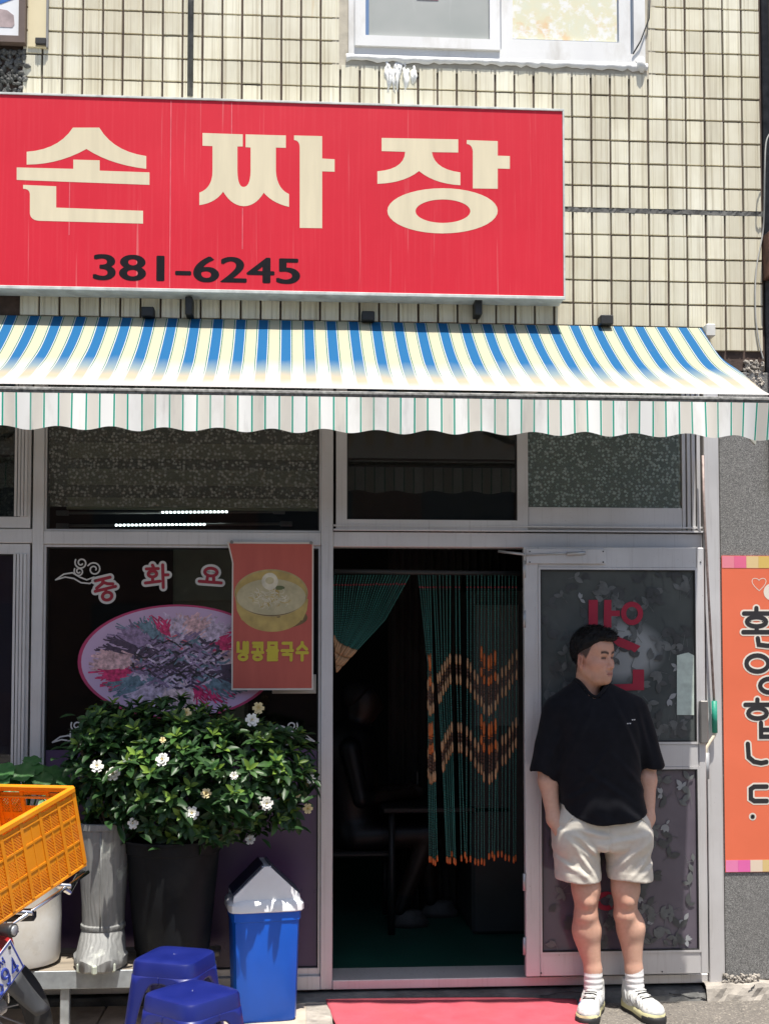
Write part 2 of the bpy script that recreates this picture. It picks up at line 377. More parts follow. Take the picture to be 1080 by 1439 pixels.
MB().tube([(X(912, 0), -.03, Z(-40, 912)), (X(909, 30), -.03, Z(30, 909)), (X(897, 60), -.032, Z(62, 897)), (X(887, 78), -.025, Z(79, 887))], .0035, 6).build('cable', M['black'], win, smooth=True)
# left corner of the upper wall: board sign in a brown frame beside a plaster strip
ls = thing('picture_board', 'framed picture board with blue and white print at the wall corner', 'sign', (X(0, 40), -.02, Z(66, 10)))
f = MB(); frame(f, X(-160, 40), X(39, 40), Z(66, 20), ZT - .05, .03, -.05, -.01); f.build('frame', pm('brown_frame', (.12, .085, .07), .5), ls)
MB().box(X(-140, 40), X(29.5, 40), -.036, -.030, Z(56, 20), ZT - .1).build('board', pm('board_white', (.75, .76, .78), .4, var=.03), ls)
MB().prism([(X(-140, 0), Z(18, 0)), (X(4, 0), Z(11, 0)), (X(28, 0), Z(2, 28)), (X(28, 0), ZT - .12), (X(-140, 0), ZT - .12)], -.0375, -.0365).build('blue_print', pm('blue_print', (.03, .13, .42), .4), ls)
MB().prism([(X(-10, 40), Z(43, 0)), (X(20, 40), Z(44, 20)), (X(23, 40), Z(40, 20)), (X(22, 30), Z(27, 20)), (X(13, 20), Z(20, 13)), (X(2, 20), Z(18, 2)), (X(-10, 20), Z(22, 0))], -.0375, -.0365).build('photo_print', pm('photo_print', (.38, .30, .30), .5, var=.4, scale=12), ls)
MB().box(X(40.5, 40), X(66.5, 40), -.022, 0, Z(69, 50), ZT, .002).build('plaster_strip', pm('cream_plaster', (.66, .58, .38), .6, var=.06), bld)
MB().box(X(66.7, 40), X(69.5, 40), -.03, 0, Z(69, 50), ZT).build('corner_trim', pm('grey_trim', (.2, .2, .2), .5), bld)
MB().box(X(52, 60), X(67, 60), -.04, -.022, Z(67, 60), Z(58, 60), .003).build('trim_cap', M['black'], bld)
# ------------------------------------------------------------------ the granite pier and the neighbour
def granite():
    t = NT('granite'); v = t.coord(world=True); s = t.n('TexVoronoi'); s.inputs['Scale'].default_value = 380; t.l(v, s.inputs['Vector']); gC = t.n('SeparateColor'); t.l(s.outputs['Color'], gC.inputs[0])
    c = t.ramp(gC.outputs[0], [(0, (.07, .07, .068)), (.4, (.155, .153, .147)), (.75, (.22, .217, .21)), (1, (.36, .355, .34))])
    n = t.noise(v, 3, 5); c = t.mix(t.ramp(n, [(.45, (0, 0, 0)), (.8, (.5,) * 3)]), c, (.16, .155, .15)); t.set(c, .45); t.bump(s.outputs['Distance'], .12, .002); return t.m
M['granite'] = granite()
PX0 = X(1012, 900)
MB().box(PX0, 2.46, -.012, .2, Z(1376, 1050), ZB - .01, .003).build('granite_panel', M['granite'], bld)
MB().box(PX0 - .012, PX0 - .002, -.004, .2, .06, ZB).build('expansion_gap', M['rust'], bld)
nb = thing('neighbouring_building', 'dark stone edge of the neighbouring building beside the cream tiles', 'building', (2.3, .2, 0))
MB().box(XR + .012, 3.6, .01, .3, Z(545, 1075), ZT, .004).build('wall', pm('dark_stone', (.09, .09, .092), .8, var=.4, scale=25, bump=.6), nb)
MB().box(2.47, 3.6, -.01, .3, .02, Z(545, 1075) - .004, .004).build('lower_wall', M['granite'], nb)
pp = thing('downpipe', 'black drainpipe with rusty bracket at the edge of the tiles', 'pipe', (X(1080, 400), -.05, Z(470, 1078)))
MB().tube([(X(1083, 100), -.05, 5.2), (X(1083, 300), -.05, Z(690, 1078))], .028, 12).build('pipe', M['black'], pp, smooth=True)
MB().box(X(1070, 350), X(1085, 350), -.084, -.0, Z(395, 1075), Z(333, 1075), .004).build('bracket', M['rust'], pp)
def cable(name, pts, r, mat, label):
    o = MB().tube(pts, r, 6).build(name, mat, smooth=True); return tag(o, label, 'cable')
def smooth(pts, n=8):
    out = []; p_ = [Vector(q) for q in pts]; p_ = [p_[0]] + p_ + [p_[-1]]
    for i in range(1, len(p_) - 2):
        for k in range(n):
            t = k / n; a, b, c_, d = p_[i - 1:i + 3]
            out.append(.5 * ((2 * b) + (c_ - a) * t + (2 * a - 5 * b + 4 * c_ - d) * t * t + (3 * b - a - 3 * c_ + d) * t ** 3))
    return out + [p_[-2]]
M['cablegrey'] = pm('grey_cable', (.42, .42, .40), .6)
cable('loose_cable', smooth([P(1083, 185, -.09), P(1076, 200, -.09), P(1074, 240, -.088), P(1072, 320, -.02), P(1062, 380, -.02), P(1061, 440, -.02), P(1066, 480, -.02), P(1072, 505, -.02)]), .0035, M['cablegrey'], 'thin grey cable hanging in a loop over the tile edge')
# ------------------------------------------------------------------ plinth under the shopfront
pl = thing('concrete_plinth', 'cracked cement plinth running under the aluminium shopfront', 'plinth', (0, -.03, 0))
def ledge(x0, x1, yf, zt_, mat, name, seed, n=90, amp=.006):
    r = random.Random(seed); rows = []
    for i in range(n + 1):
        x = x0 + (x1 - x0) * i / n; a = r.uniform(-amp, amp); b = r.uniform(-amp, amp)
        rows.append([(x, .3, zt_), (x, yf + .035 + b, zt_ + b * .3), (x, yf + .008 + a, zt_ - .006 + b * .6), (x, yf + a, zt_ - .022), (x, yf - .006 + b, .02 + a), (x, yf - .016 + a, -.01)])
    q = MB().grid(rows); q.f = [f_[::-1] for f_ in q.f]; return q.build(name, mat, pl, smooth=False)
XQ = X(985, 1395)
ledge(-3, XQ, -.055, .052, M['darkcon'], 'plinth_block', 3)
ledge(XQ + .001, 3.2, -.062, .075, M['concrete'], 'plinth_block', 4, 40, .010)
def cr(pts, y, r=.0022):
    q = []
    for i in range(len(pts) - 1):
        for k in range(5): t = k / 5; q.append(P(pts[i][0] * (1 - t) + pts[i + 1][0] * t + rnd.uniform(-2, 2), pts[i][1] * (1 - t) + pts[i + 1][1] * t + rnd.uniform(-1.2, 1.2), y))
    return MB().tube(q + [P(*pts[-1], y)], [r * rnd.uniform(.5, 1.3) for _ in q] + [r * .3], 5).build('crack', M['gasket'], pl)
cr([(985, 1403), (1005, 1411), (1030, 1410), (1052, 1396), (1060, 1384)], -.069, .0032); cr([(760, 1400), (800, 1394), (840, 1399)], -.062); cr([(940, 1395), (965, 1402), (985, 1403)], -.064)
rubble(X(1012, 1380), X(1062, 1380), .075, .108, -.035, 60, .012, M['concrete'], 'rubble', pl, 9)
q = MB().box(X(428, 1420, -.2), X(466, 1420, -.2), -.42, -.075, .003, .03, .008).build('concrete_slab', M['concrete']); tag(q, kind='structure')
# red door mat
def matmesh():
    xa, xb, xc, xd = PZ(458, 1414, .03), PZ(815, 1412, .03), PZ(870, 1500, .02), PZ(490, 1500, .02); rows = []
    for j in range(26):
        u = j / 25; row = []
        for i in range(60):
            t = i / 59; fx = xa.x * (1 - t) + xb.x * t; gx = xd.x * (1 - t) + xc.x * t
            yb = -.085 + .022 * math.sin(t * 3.0) - (.05 * max(0, t - .7)); y = yb * (1 - u) + (-.62) * u
            row.append((fx * (1 - u) + gx * u, y, .012 + .034 * math.exp(-u * 3.5) * (1 - .5 * t) + .003 * math.sin(9 * t + 5 * u) * u))
        rows.append(row)
    q = MB().grid(rows); q.f = [f_[::-1] for f_ in q.f]; return q
t = NT('red_carpet'); v = t.coord(world=True); n = t.noise(v, 9, 6, .6); n2 = t.noise(v, 400, 2)
c = t.ramp(n, [(.3, (.40, .075, .10)), (.7, (.50, .10, .13))]); c = t.mix(t.ramp(t.noise(v, 3.5, 6), [(.5, (0, 0, 0)), (.75, (.6,) * 3)]), c, (.34, .09, .10)); t.set(c, .95, spec=.1); t.bump(n2, .8, .003); M['carpet'] = t.m
o = matmesh().build('door_mat', M['carpet'], smooth=True); sm = o.modifiers.new('s', 'SOLIDIFY'); sm.thickness = .006; tag(o, 'faded red carpet mat lying before the open doorway', 'mat')
# ------------------------------------------------------------------ the red sign
SY = -.14
sg = thing('shop_sign', 'big red light box sign with cream Korean letters and black phone number', 'sign', (0, SY, Z(420, 400, SY)))
sTR, sBR = P(793, 154.5, SY), P(790.5, 420, SY); sx0 = -2.5; zb_, zt_ = sBR.z, sTR.z; sx1 = (sTR.x + sBR.x) / 2
def redm():
    t = NT('red_sign_face'); v = t.coord(world=True); s1 = t.noise(t.coord(world=True, scale=(26, 1, .35)), 2.2, 4, .6); s2 = t.noise(t.coord(world=True, scale=(60, 1, 1.2)), 1.5, 4, .6); n = t.noise(v, 2, 5)
    c = t.ramp(n, [(.3, (.58, .010, .028)), (.7, (.64, .016, .036))])
    c = t.mix(t.ramp(s1, [(.64, (0, 0, 0)), (.74, (.30,) * 3)]), c, (.72, .38, .36)); c = t.mix(t.ramp(s2, [(.5, (0, 0, 0)), (.8, (.16,) * 3)]), c, (.68, .12, .13))
    t.set(c, .5, spec=.3); return t.m
M['sign'] = redm()
MB().box(sx0, sx1, SY, SY + .004, zb_ + .012, zt_ - .006).build('face_panel', M['sign'], sg)
M['signbody'] = pm('sign_body', (.55, .58, .56), .5, var=.2, scale=14, dirt=(.2, .2, .19), damt=.6, dscale=8)
MB().box(sx0, sx1, SY + .005, -.02, zb_, zt_, .002).build('housing', M['signbody'], sg)
q = MB(); q.box(sx0, sx1 + .004, SY - .006, SY + .006, zb_ - .004, zb_ + .0115, .002); q.box(sx0, sx1 + .004, SY - .005, SY + .006, zt_ - .0055, zt_ + .004, .001); q.box(sx1 - .004, sx1 + .004, SY - .0052, SY + .006, zb_ + .012, zt_ - .006, .001); q.build('edge_trim', M['signbody'], sg)
M['seam'] = pm('sign_seam', (.62, .10, .12), .5, var=.2, scale=20)
for px, y0, y1 in ((239.5, 141, 404), (325, 144, 190), (341, 292, 350), (98, 250, 330)): MB().box(X(px - .7, 250, SY), X(px + .7, 250, SY), SY - .00035, SY - .00005, Z(y1, px, SY), Z(y0, px, SY)).build('seam', M['seam'], sg)
M['cream'] = pm('cream_letter', (.68, .60, .42), .45, var=.06, scale=3, sz=(8, 1, .8))
def bez(pts): return pts
def zpoly(pts, ox, s=2.): return [P(ox + a / s, b / s, SY) for a, b in pts]
def flat(name, polys, par, mat, y, th=.0005):
    q = MB()
    for pl_ in polys:
        pp_ = [(v.x, v.z) for v in pl_]; ar = sum(pp_[i][0] * pp_[(i + 1) % len(pp_)][1] - pp_[(i + 1) % len(pp_)][0] * pp_[i][1] for i in range(len(pp_)))
        if ar < 0: pp_ = pp_[::-1]
        q.prism(pp_, y - th, y - .00005)
    return q.build(name, mat, par)
def curve(a, c, b, n=7): return [((1 - t) ** 2 * a[0] + 2 * t * (1 - t) * c[0] + t * t * b[0], (1 - t) ** 2 * a[1] + 2 * t * (1 - t) * c[1] + t * t * b[1]) for t in [i / n for i in range(n + 1)]]
flat('letter', [zpoly([(205, 358), (279, 358)] + curve((279, 358), (318, 425), (411, 438)) + [(411, 474)] + curve((411, 474), (310, 462), (243, 418)) + curve((243, 418), (165, 462), (75, 462)) + [(75, 426)] + curve((75, 426), (165, 420), (205, 358)), 0),
    zpoly([(47, 470), (206, 474), (206, 448), (280, 450), (280, 479), (420, 484), (420, 519), (47, 505)], 0),
    zpoly([(65, 519), (158, 523), (158, 583), (402, 592), (402, 628), (110, 620)] + curve((110, 620), (85, 618), (84, 598)) + [(84, 545)] + curve((84, 545), (83, 530), (65, 530)), 0)], sg, M['cream'], SY)
flat('letter', [zpoly([(569, 373), (682, 377), (682, 411), (667, 411), (667, 480)] + curve((667, 480), (668, 525), (684, 525)) + curve((684, 525), (703, 525), (704, 480)) + [(704, 414), (690, 413), (690, 377), (803, 380), (803, 415), (775, 414), (775, 480)] + curve((775, 480), (778, 530), (812, 545)) + [(812, 581)] + curve((812, 581), (765, 570), (741, 541)) + curve((741, 541), (718, 579), (684, 579)) + curve((684, 579), (650, 577), (627, 538)) + curve((627, 538), (605, 570), (560, 576)) + [(560, 541)] + curve((560, 541), (597, 528), (597, 480)) + [(597, 410), (569, 409)], 0),
    zpoly([(826, 380), (905, 382), (905, 445), (940, 447), (940, 482), (905, 481), (905, 641), (842, 640), (842, 415)] + curve((842, 415), (842, 394), (826, 393)), 0)], sg, M['cream'], SY)
o3 = flat('letter', [zpoly([(-8, 387), (207, 391), (207, 428), (133, 427)] + curve((133, 427), (140, 475), (213, 484)) + [(213, 520)] + curve((213, 520), (140, 516), (97, 480)) + curve((97, 480), (55, 514), (-20, 516)) + [(-20, 481)] + curve((-20, 481), (56, 475), (58, 426)) + [(-8, 424)], 540),
    zpoly([(231, 393), (318, 396), (318, 437), (352, 438), (352, 474), (318, 473), (318, 530), (248, 529), (248, 425)] + curve((248, 425), (246, 405), (231, 404)), 540)], sg, M['cream'], SY)
q = MB(); ou = [P(540 + (163 + 155 * math.cos(g)) / 2, (592 + 63.5 * math.sin(g)) / 2, SY) for g in [-2 * math.pi * k / 40 for k in range(40)]]; inn = [P(540 + (164 + 77 * math.cos(g)) / 2, (593 + 33 * math.sin(g)) / 2, SY) for g in [-2 * math.pi * k / 40 for k in range(40)]]
q.prism([(v.x, v.z) for v in ou], SY - .0005, SY - .00005, hole=[(v.x, v.z) for v in inn]); q.build('letter', M['cream'], sg)
def text_mesh(txt, name, mat, par, x0, x1, z0, z1, y, off=0., th=.001):
    cu = bpy.data.curves.new(name, 'FONT'); cu.body = txt; cu.offset = off; cu.fill_mode = 'FRONT'; cu.extrude = 0; ob = bpy.data.objects.new(name, cu); col.objects.link(ob)
    dg = bpy.context.evaluated_depsgraph_get(); dg.update(); me = bpy.data.meshes.new_from_object(ob.evaluated_get(dg)); bpy.data.objects.remove(ob)
    vs = np.array([v.co[:] for v in me.vertices]); lo, hi = vs.min(0), vs.max(0); l = root_loc(par)
    for v in me.vertices:
        a = (v.co.x - lo[0]) / (hi[0] - lo[0]); b = (v.co.y - lo[1]) / (hi[1] - lo[1]); v.co = (x0 + a * (x1 - x0) - l.x, y - l.y, z0 + b * (z1 - z0) - l.z)
    me.materials.clear(); me.materials.append(mat); o = bpy.data.objects.new(name, me); col.objects.link(o); o.parent = par; return o
DG = {'3': [[(.05, .98), (.9, .98), (.4, .6), (.75, .55), (.95, .3), (.75, .05), (.3, .02), (.05, .2)]], '8': [circ(.5, .76, .36, .22), circ(.5, .26, .44, .25)], '1': [[(.25, .8), (.6, 1.), (.6, 0)]], '-': [[(.1, .5), (.9, .5)]], '6': [[(.9, .92), (.55, 1.), (.2, .75), (.07, .3)], circ(.5, .29, .43, .28)], '2': [[(.08, .75), (.25, .97), (.7, .98), (.92, .72), (.7, .45), (.08, .02), (.95, .02)]], '4': [[(.72, 0), (.72, 1.), (.05, .28), (.98, .28)]], '5': [[(.9, .98), (.2, .98), (.12, .55), (.6, .62), (.92, .32), (.7, .05), (.3, .0), (.05, .15)]], '9': [circ(.5, .7, .42, .28), [(.92, .7), (.85, .3), (.5, .0), (.15, .05)]]}
M['ink'] = pm('black_ink', (.007, .006, .009), .6, spec=.15, var=.3, scale=30, sz=(6, 1, 1))
a, b = P(131, 394, SY), P(421, 362, SY)
text_mesh('381-6245', 'phone_number', M['ink'], sg, a.x + .004, b.x - .004, Z(395.5, 276, SY), Z(360.5, 276, SY), SY - .0003, 0.)
pn = col.objects['phone_number']; vs0 = np.array([v.co[:] for v in pn.data.vertices]); fs0 = [list(p_.vertices) for p_ in pn.data.polygons]; q = MB()
for k_, (dx_, dz_) in enumerate(((0, 0), (-1, 0), (1, 0), (-.5, .4), (.5, .4), (-.5, -.4), (.5, -.4))): q.add(vs0 + np.array((dx_ * .0062, -.00007 * k_, dz_ * .0062)), fs0)
bpy.data.objects.remove(pn); tag(q.build('phone_number', M['ink'], sg, world=False), kind='stuff')
for px in (268, 668): MB().box(X(px - 5, 440), X(px + 5, 440), -.10, -.013, Z(450, px), Z(425, px), .004).build('bracket', M['black'], sg)
# ------------------------------------------------------------------ the awning
AY = -.84
aw = thing('awning', 'blue and cream striped cloth awning with scalloped valance over the shopfront', 'awning', (0, -.02, 3.0))
ax0, ax1 = -2.7, 1.862
def awz(t, x): return 3.125 + (2.632 - 3.125) * t - .055 * 4 * t * (1 - t) * (1 - .25 * t)
def wob(x, t):
    e = max(0, (x - 1.35) / .5); r = .006 * math.sin(x * 7 + 3 * t) * math.sin(math.pi * t) + .003 * math.sin(x * 31 + 2 * math.sin(t * 6)) * math.sin(math.pi * t)
    return r + .014 * e * math.sin(7 * t + 5 * x) * math.sin(math.pi * t)
SP = .1035; SX0 = X(11, 445)
def stripemat(name, val):
    t = NT(name); uv = t.n('UVMap').outputs[0]; sp = t.n('SeparateXYZ'); t.l(uv, sp.inputs[0]); u = t.math('FRACT', sp.outputs[0]); vv = sp.outputs[1]; nn = t.noise(t.coord(world=True, scale=(3, 1, 1)), 3, 5)
    if not val:
        G, Wt, B, C = (.006, .13, .085), (.45, .45, .435), (.007, .105, .26), (.42, .40, .29)
        top = t.ramp(u, [(0, Wt), (.035, B), (.44, Wt), (.475, G), (.515, C), (.94, Wt), (.952, G), (.992, Wt)], 'CONSTANT')
        mid = t.ramp(u, [(0, Wt), (.035, (.20, .265, .28)), (.44, Wt), (.48, (.07, .20, .15)), (.51, Wt), (.962, (.07, .20, .15)), (.995, Wt)], 'CONSTANT')
        low = t.ramp(u, [(0, (.43, .427, .412)), (.035, (.40, .345, .25)), (.44, (.43, .427, .412))], 'CONSTANT')
        vn = t.math('MULTIPLY_ADD', nn, .14, t.math('ADD', vv, -.07))
        c = t.mix(t.ramp(vn, [(.46, (0, 0, 0)), (.64, (1, 1, 1))]), top, mid); c = t.mix(t.ramp(vn, [(.64, (0, 0, 0)), (.76, (1, 1, 1))]), c, low)
        c = t.mix(t.ramp(vn, [(.80, (0, 0, 0)), (.92, (1, 1, 1))]), c, (.43, .428, .418))
        rs = t.noise(t.coord(world=True, scale=(5, 1.5, 1.5)), 2.1, 3); c = t.mix(t.ramp(rs, [(.72, (0, 0, 0)), (.82, (.5,) * 3)]), c, (.34, .20, .07))
    else:
        Wt, D, G = (.86, .86, .83), (.70, .67, .60), (.02, .34, .24)
        c = t.ramp(u, [(0, G), (.06, Wt), (.08, D), (.46, Wt), (.48, G), (.54, Wt)], 'CONSTANT')
        c = t.mix(t.ramp(nn, [(.5, (0, 0, 0)), (.75, (.55,) * 3)]), c, (.52, .49, .44)); dr = t.noise(t.coord(world=True, scale=(14, 1, 2)), 1.6, 5); c = t.mix(t.ramp(dr, [(.58, (0, 0, 0)), (.75, (.5,) * 3)]), c, (.40, .39, .37))
    t.set(c, .8, spec=.2); t.bump(t.noise(t.coord(world=True), 500, 2), .15, .001)
    trn = t.n('BsdfTranslucent'); t.l(c, trn.inputs[0]); mx = t.n('MixShader'); mx.inputs[0].default_value = .12; t.l(t.b.outputs[0], mx.inputs[1]); t.l(trn.outputs[0], mx.inputs[2]); t.l(mx.outputs[0], t.out.inputs[0])
    return t.m
def sheet(name, mat, par, fn, nx, nt, uvf):
    vs = [fn(i / nx, j / nt) for j in range(nt + 1) for i in range(nx + 1)]; q = MB(); n = nx + 1
    q.add(vs, [(j * n + i, (j + 1) * n + i, (j + 1) * n + i + 1, j * n + i + 1) for j in range(nt) for i in range(nx)])
    o = q.build(name, mat, par, smooth=True); me = o.data; ul = me.uv_layers.new(name='UVMap')
    for lp in me.loops: k = lp.vertex_index; ul.data[lp.index].uv = uvf((k % n) / nx, (k // n) / nt)
    return o
xf = lambda i: ax0 + (ax1 - ax0) * i
sheet('canopy', stripemat('awning_cloth', 0), aw, lambda i, j: (xf(i) + .012 * j, -.025 + (AY + .03) * j, awz(j, xf(i)) + wob(xf(i), j)), 260, 22, lambda i, j: ((xf(i) - SX0) / SP + .15 * max(0, xf(i) - 1.55) * math.sin(9 * j + 3), j))
FZ = 2.607
sheet('valance', stripemat('valance_cloth', 1), aw, lambda i, j: (xf(i) - .02 * j * max(0, xf(i) - 1.7), AY - .032 - .006 * math.sin(xf(i) * 13) * j - .003 * math.sin(xf(i) * 41) * j + (.09 * max(0, xf(i) - 1.62) * j), FZ - .016 - (.135 + .008 * math.cos((xf(i) - X(120, 610, AY)) / .205 * 2 * math.pi) + .02 * max(0, xf(i) - 1.55)) * j), 420, 8, lambda i, j: ((xf(i) - X(5, 590, AY)) / (SP * 1.02), j))
q = MB(); q.box(ax0, ax1 + .03, AY - .022, AY + .012, FZ - .014, FZ + .010, .004); q.box(ax0, ax1 + .03, AY - .027, AY - .0225, FZ - .004, FZ + .002, .001)
q.build('front_bar', pm('dirty_bar', (.22, .22, .21), .7, metal=.2, var=.5, scale=60, dirt=(.03, .03, .03), damt=.9, dscale=50, bump=.4), aw)
MB().tube([(ax0, -.045, 3.065), (ax1 - .03, -.045, 3.065)], .024, 12).build('roller', M['signbody'], aw, smooth=True)
MB().prism([(X(1055, 575, AY), Z(572, 1055, AY)), (X(1071, 575, AY), Z(574, 1071, AY)), (X(1064, 620, AY), Z(624, 1064, AY)), (X(1048, 600, AY), Z(608, 1048, AY))], AY + .02, AY + .035).build('end_flap', pm('clear_plastic', (.45, .47, .45), .3), aw)
for px, py in ((210, 443), (516, 449), (847, 454)): MB().box(X(px - 9, py), X(px + 9, py), -.075, -.0135, Z(py + 7, px), Z(py - 6, px), .004).build('bracket', M['black'], aw)
q = MB(); q.box(X(984, 470), X(997, 470), -.08, -.014, Z(478, 990), Z(461, 990), .004); q.build('end_bracket', pm('white_plastic', (.7, .69, .65), .5, var=.2), aw)
for s_, xx in ((1, 1.45), (-1, -1.9)):
    q = MB(); e = Vector((xx - s_ * .55, -.40, 2.70)); q.tube([(xx, -.07, 2.98), e], .018, 8); q.tube([e, (xx - s_ * .05, AY + .02, FZ)], .016, 8); q.build('folding_arm', M['signbody'], aw, smooth=True)
# ------------------------------------------------------------------ the aluminium shopfront
sf = thing('shopfront', 'grey aluminium shopfront with glazed panels around the open doorway', 'shopfront', (0, .03, .05))
ZTOP = ZB - .005
ZS = Z(1388, 600); ZSt = Z(1375, 600)
def member(name, x0, x1, z0, z1, y0=-.005, y1=.09, c=.003, grooves=()):
    q = MB().box(x0, x1, y0, y1, z0, z1, c)
    o = q.build(name, M['alu'], sf)
    return o
XM1a, XM1b = X(42.5), X(58); XM2a, XM2b = X(450.5), X(467.5); XJa, XJb = X(986, 900), X(1009.5, 900)
ZHa, ZHb = Z(769, 600), Z(748, 600)
member('mullion', XM1a, XM1b, ZS, ZTOP); member('mullion', XM2a, XM2b, ZS, ZTOP, -.008)
member('jamb', XJa + .008, XJb, .055, ZTOP, -.03, .09); 
member('header', XM2b, XJa + .006, ZHa, ZHb, -.003); member('header', XM1b, XM2a, ZHa + .004, ZHb - .004, -.003); member('header', -3, XM1a, ZHa + .008, ZHb + .004, -.003)
member('sill', XM2b, XJa + .006, ZS, ZSt, -.012, .2); member('sill', XM1b, XM2a, ZS, Z(1375, 250), -.012, .12); member('sill', -3, XM1a, ZS, Z(1375, 250), -.012, .12)
def sash(name, x0, x1, z0, z1, w, y0, y1, glassy, gmat, wb=None, gap=True, pane='pane'):
    q = MB(); frame(q, x0, x1, z0, z1, w, y0, y1, wb=wb); s_ = q.build(name, M['alu'], sf)
    wbb = w if wb is None else wb
    q = MB(); frame(q, x0 + w - .0005, x1 - w + .0005, z0 + wbb - .0005, z1 - w + .0005, .006, y0 + .012, y1); q.build('gasket', M['gasket'], s_)
    q = MB().box(x0 + w - .003, x1 - w + .003, glassy, glassy + .004, z0 + wbb - .003, z1 - w + .003); q.build(pane, gmat, s_)
    return s_
# floral frosted film
def floral(name, bgc, fgc, band=False):
    t = NT(name); v = t.coord(world=True, scale=(1, 0, 1)); vo = t.n('TexVoronoi'); vo.inputs['Scale'].default_value = 62; vo.inputs['Randomness'].default_value = .75; t.l(v, vo.inputs['Vector'])
    d = vo.outputs['Distance']; rel = t.n('VectorMath', operation='SUBTRACT'); mp = t.n('VectorMath', operation='SCALE'); mp.inputs['Scale'].default_value = 62
    t.l(v, mp.inputs[0]); sc = t.n('VectorMath', operation='SCALE'); sc.inputs['Scale'].default_value = 62; t.l(vo.outputs['Position'], sc.inputs[0]); t.l(mp.outputs[0], rel.inputs[0]); t.l(sc.outputs[0], rel.inputs[1])
    sx = t.n('SeparateXYZ'); t.l(rel.outputs[0], sx.inputs[0]); an = t.math('ARCTAN2', sx.outputs[2], sx.outputs[0]); pet = t.math('MULTIPLY_ADD', t.math('SINE', t.math('MULTIPLY', an, 5)), .12, .36)
    fl = t.math('LESS_THAN', d, pet); ctr = t.math('GREATER_THAN', d, .08); m1 = t.math('MULTIPLY', fl, ctr)
    v2 = t.n('TexVoronoi'); v2.inputs['Scale'].default_value = 150; t.l(v, v2.inputs['Vector']); m2 = t.math('MULTIPLY', t.math('LESS_THAN', v2.outputs['Distance'], .28), .55)
    fac = t.math('MAXIMUM', m1, m2); c = t.mix(t.math('MULTIPLY', fac, .55), bgc, fgc); t.set(c, .22)
    tr = t.n('BsdfTransparent'); tr.inputs[0].default_value = (.9, .9, .86, 1); mx = t.n('MixShader'); t.l(t.math('MULTIPLY_ADD', fac, .35, .24), mx.inputs[0]); t.l(tr.outputs[0], mx.inputs[1]); t.l(t.b.outputs[0], mx.inputs[2]); t.l(mx.outputs[0], t.out.inputs[0])
    return t.m
M['floral'] = floral('floral_film', (.15, .155, .14), (.42, .43, .40)); M['floralg'] = floral('floral_film_green', (.28, .35, .33), (.52, .59, .565))
# A upper left: clear pane, film on its upper part, zebra blind and lamps behind
s_ = sash('transom_frame', XM1b + .001, XM2a - .001, ZHb - .003, ZTOP, .008, .012, .06, .03, M['glass'])
MB().box(XM1b + .01, XM2a - .01, .0275, .0285, Z(712, 250), ZTOP - .01).build('film', M['floral'], s_)
t = NT('blind_cloth'); t.set(t.ramp(t.noise(t.coord(world=True), 90, 3), [(.3, (.68, .66, .50)), (.7, (.76, .74, .58))]), .9); M['blind'] = t.m
bl = thing('roller_blind', 'olive zebra roller blind lowered behind the window left of the doorway', 'blind', (X(250), .11, Z(712, 250)))
for y0, y1 in ((560, 585), (618, 640), (655, 678), (696, 709)): MB().box(X(85), X(444), .1, .103, Z(y1, 250), Z(y0, 250)).build('band', M['blind'], bl)
MB().box(X(85), X(444), .106, .108, Z(709, 250), Z(520, 250)).build('mesh_layer', pm('blind_mesh', (.045, .045, .04), .9), bl)
MB().tube([(X(84), .104, Z(711, 250)), (X(445), .104, Z(711, 250))], .008, 8).build('bottom_rail', M['blind'], bl, smooth=True)
# B upper middle sash and C upper right sash, both with the track behind
s_ = sash('sliding_sash', X(472, 690), X(741, 690), Z(746, 600), ZTOP, .05, -.010, .03, .008, M['glass'])
MB().box(X(488), X(727), .034, .036, Z(733, 600), ZTOP).build('bug_screen', pm('bug_screen', (.035, .031, .029), .6, var=.1), s_)
for px in (706, 712, 718): MB().box(X(px, 690), X(px + 3.5, 690), .045, .08, Z(733, 600), ZTOP).build('track', M['alu'], s_)
XC1 = X(958, 690)
mb = MB().box(X(742, 690) + .0005, XC1, .004, .04, Z(745, 850), Z(713, 850), .002); c_ = mb.build('transom_rail', M['alu'], sf)
MB().box(X(742, 690) + .0005, XC1 - .004, .012, .016, Z(713, 850), ZTOP).build('film_pane', M['floralg'], c_)
for k, px in enumerate((958.5, 965, 971, 977.5)): MB().box(X(px, 690), X(px + 5, 690), .004 - .006 * k, .06, Z(745, 850), ZTOP, .001).build('track', M['alu'], c_)
MB().box(X(957, 690), X(984, 690), .065, .08, Z(745, 850), ZTOP).build('gasket', M['gasket'], c_)
for i, py in enumerate((739, 745)): MB().box(X(468.5, 740), XJa + .004, -.016 - .008 * i, -.003, Z(py + 2.5, 700), Z(py, 700), .001).build('drip_rail', M['alu'], sf)
# D lower left fixed glazing, purple film on the foot of it
s_ = sash('window_frame', XM1b + .001, XM2a - .001, Z(1375, 250) + .001, ZHa + .003, .010, .010, .06, .03, M['glass'], wb=.03)
M['purple'] = pm('purple_film', (.085, .052, .11), .3, var=.15, scale=3)
MB().box(XM1b + .012, XM2a - .012, .0275, .0285, Z(1367, 250), Z(1054, 250)).build('film', M['purple'], s_)
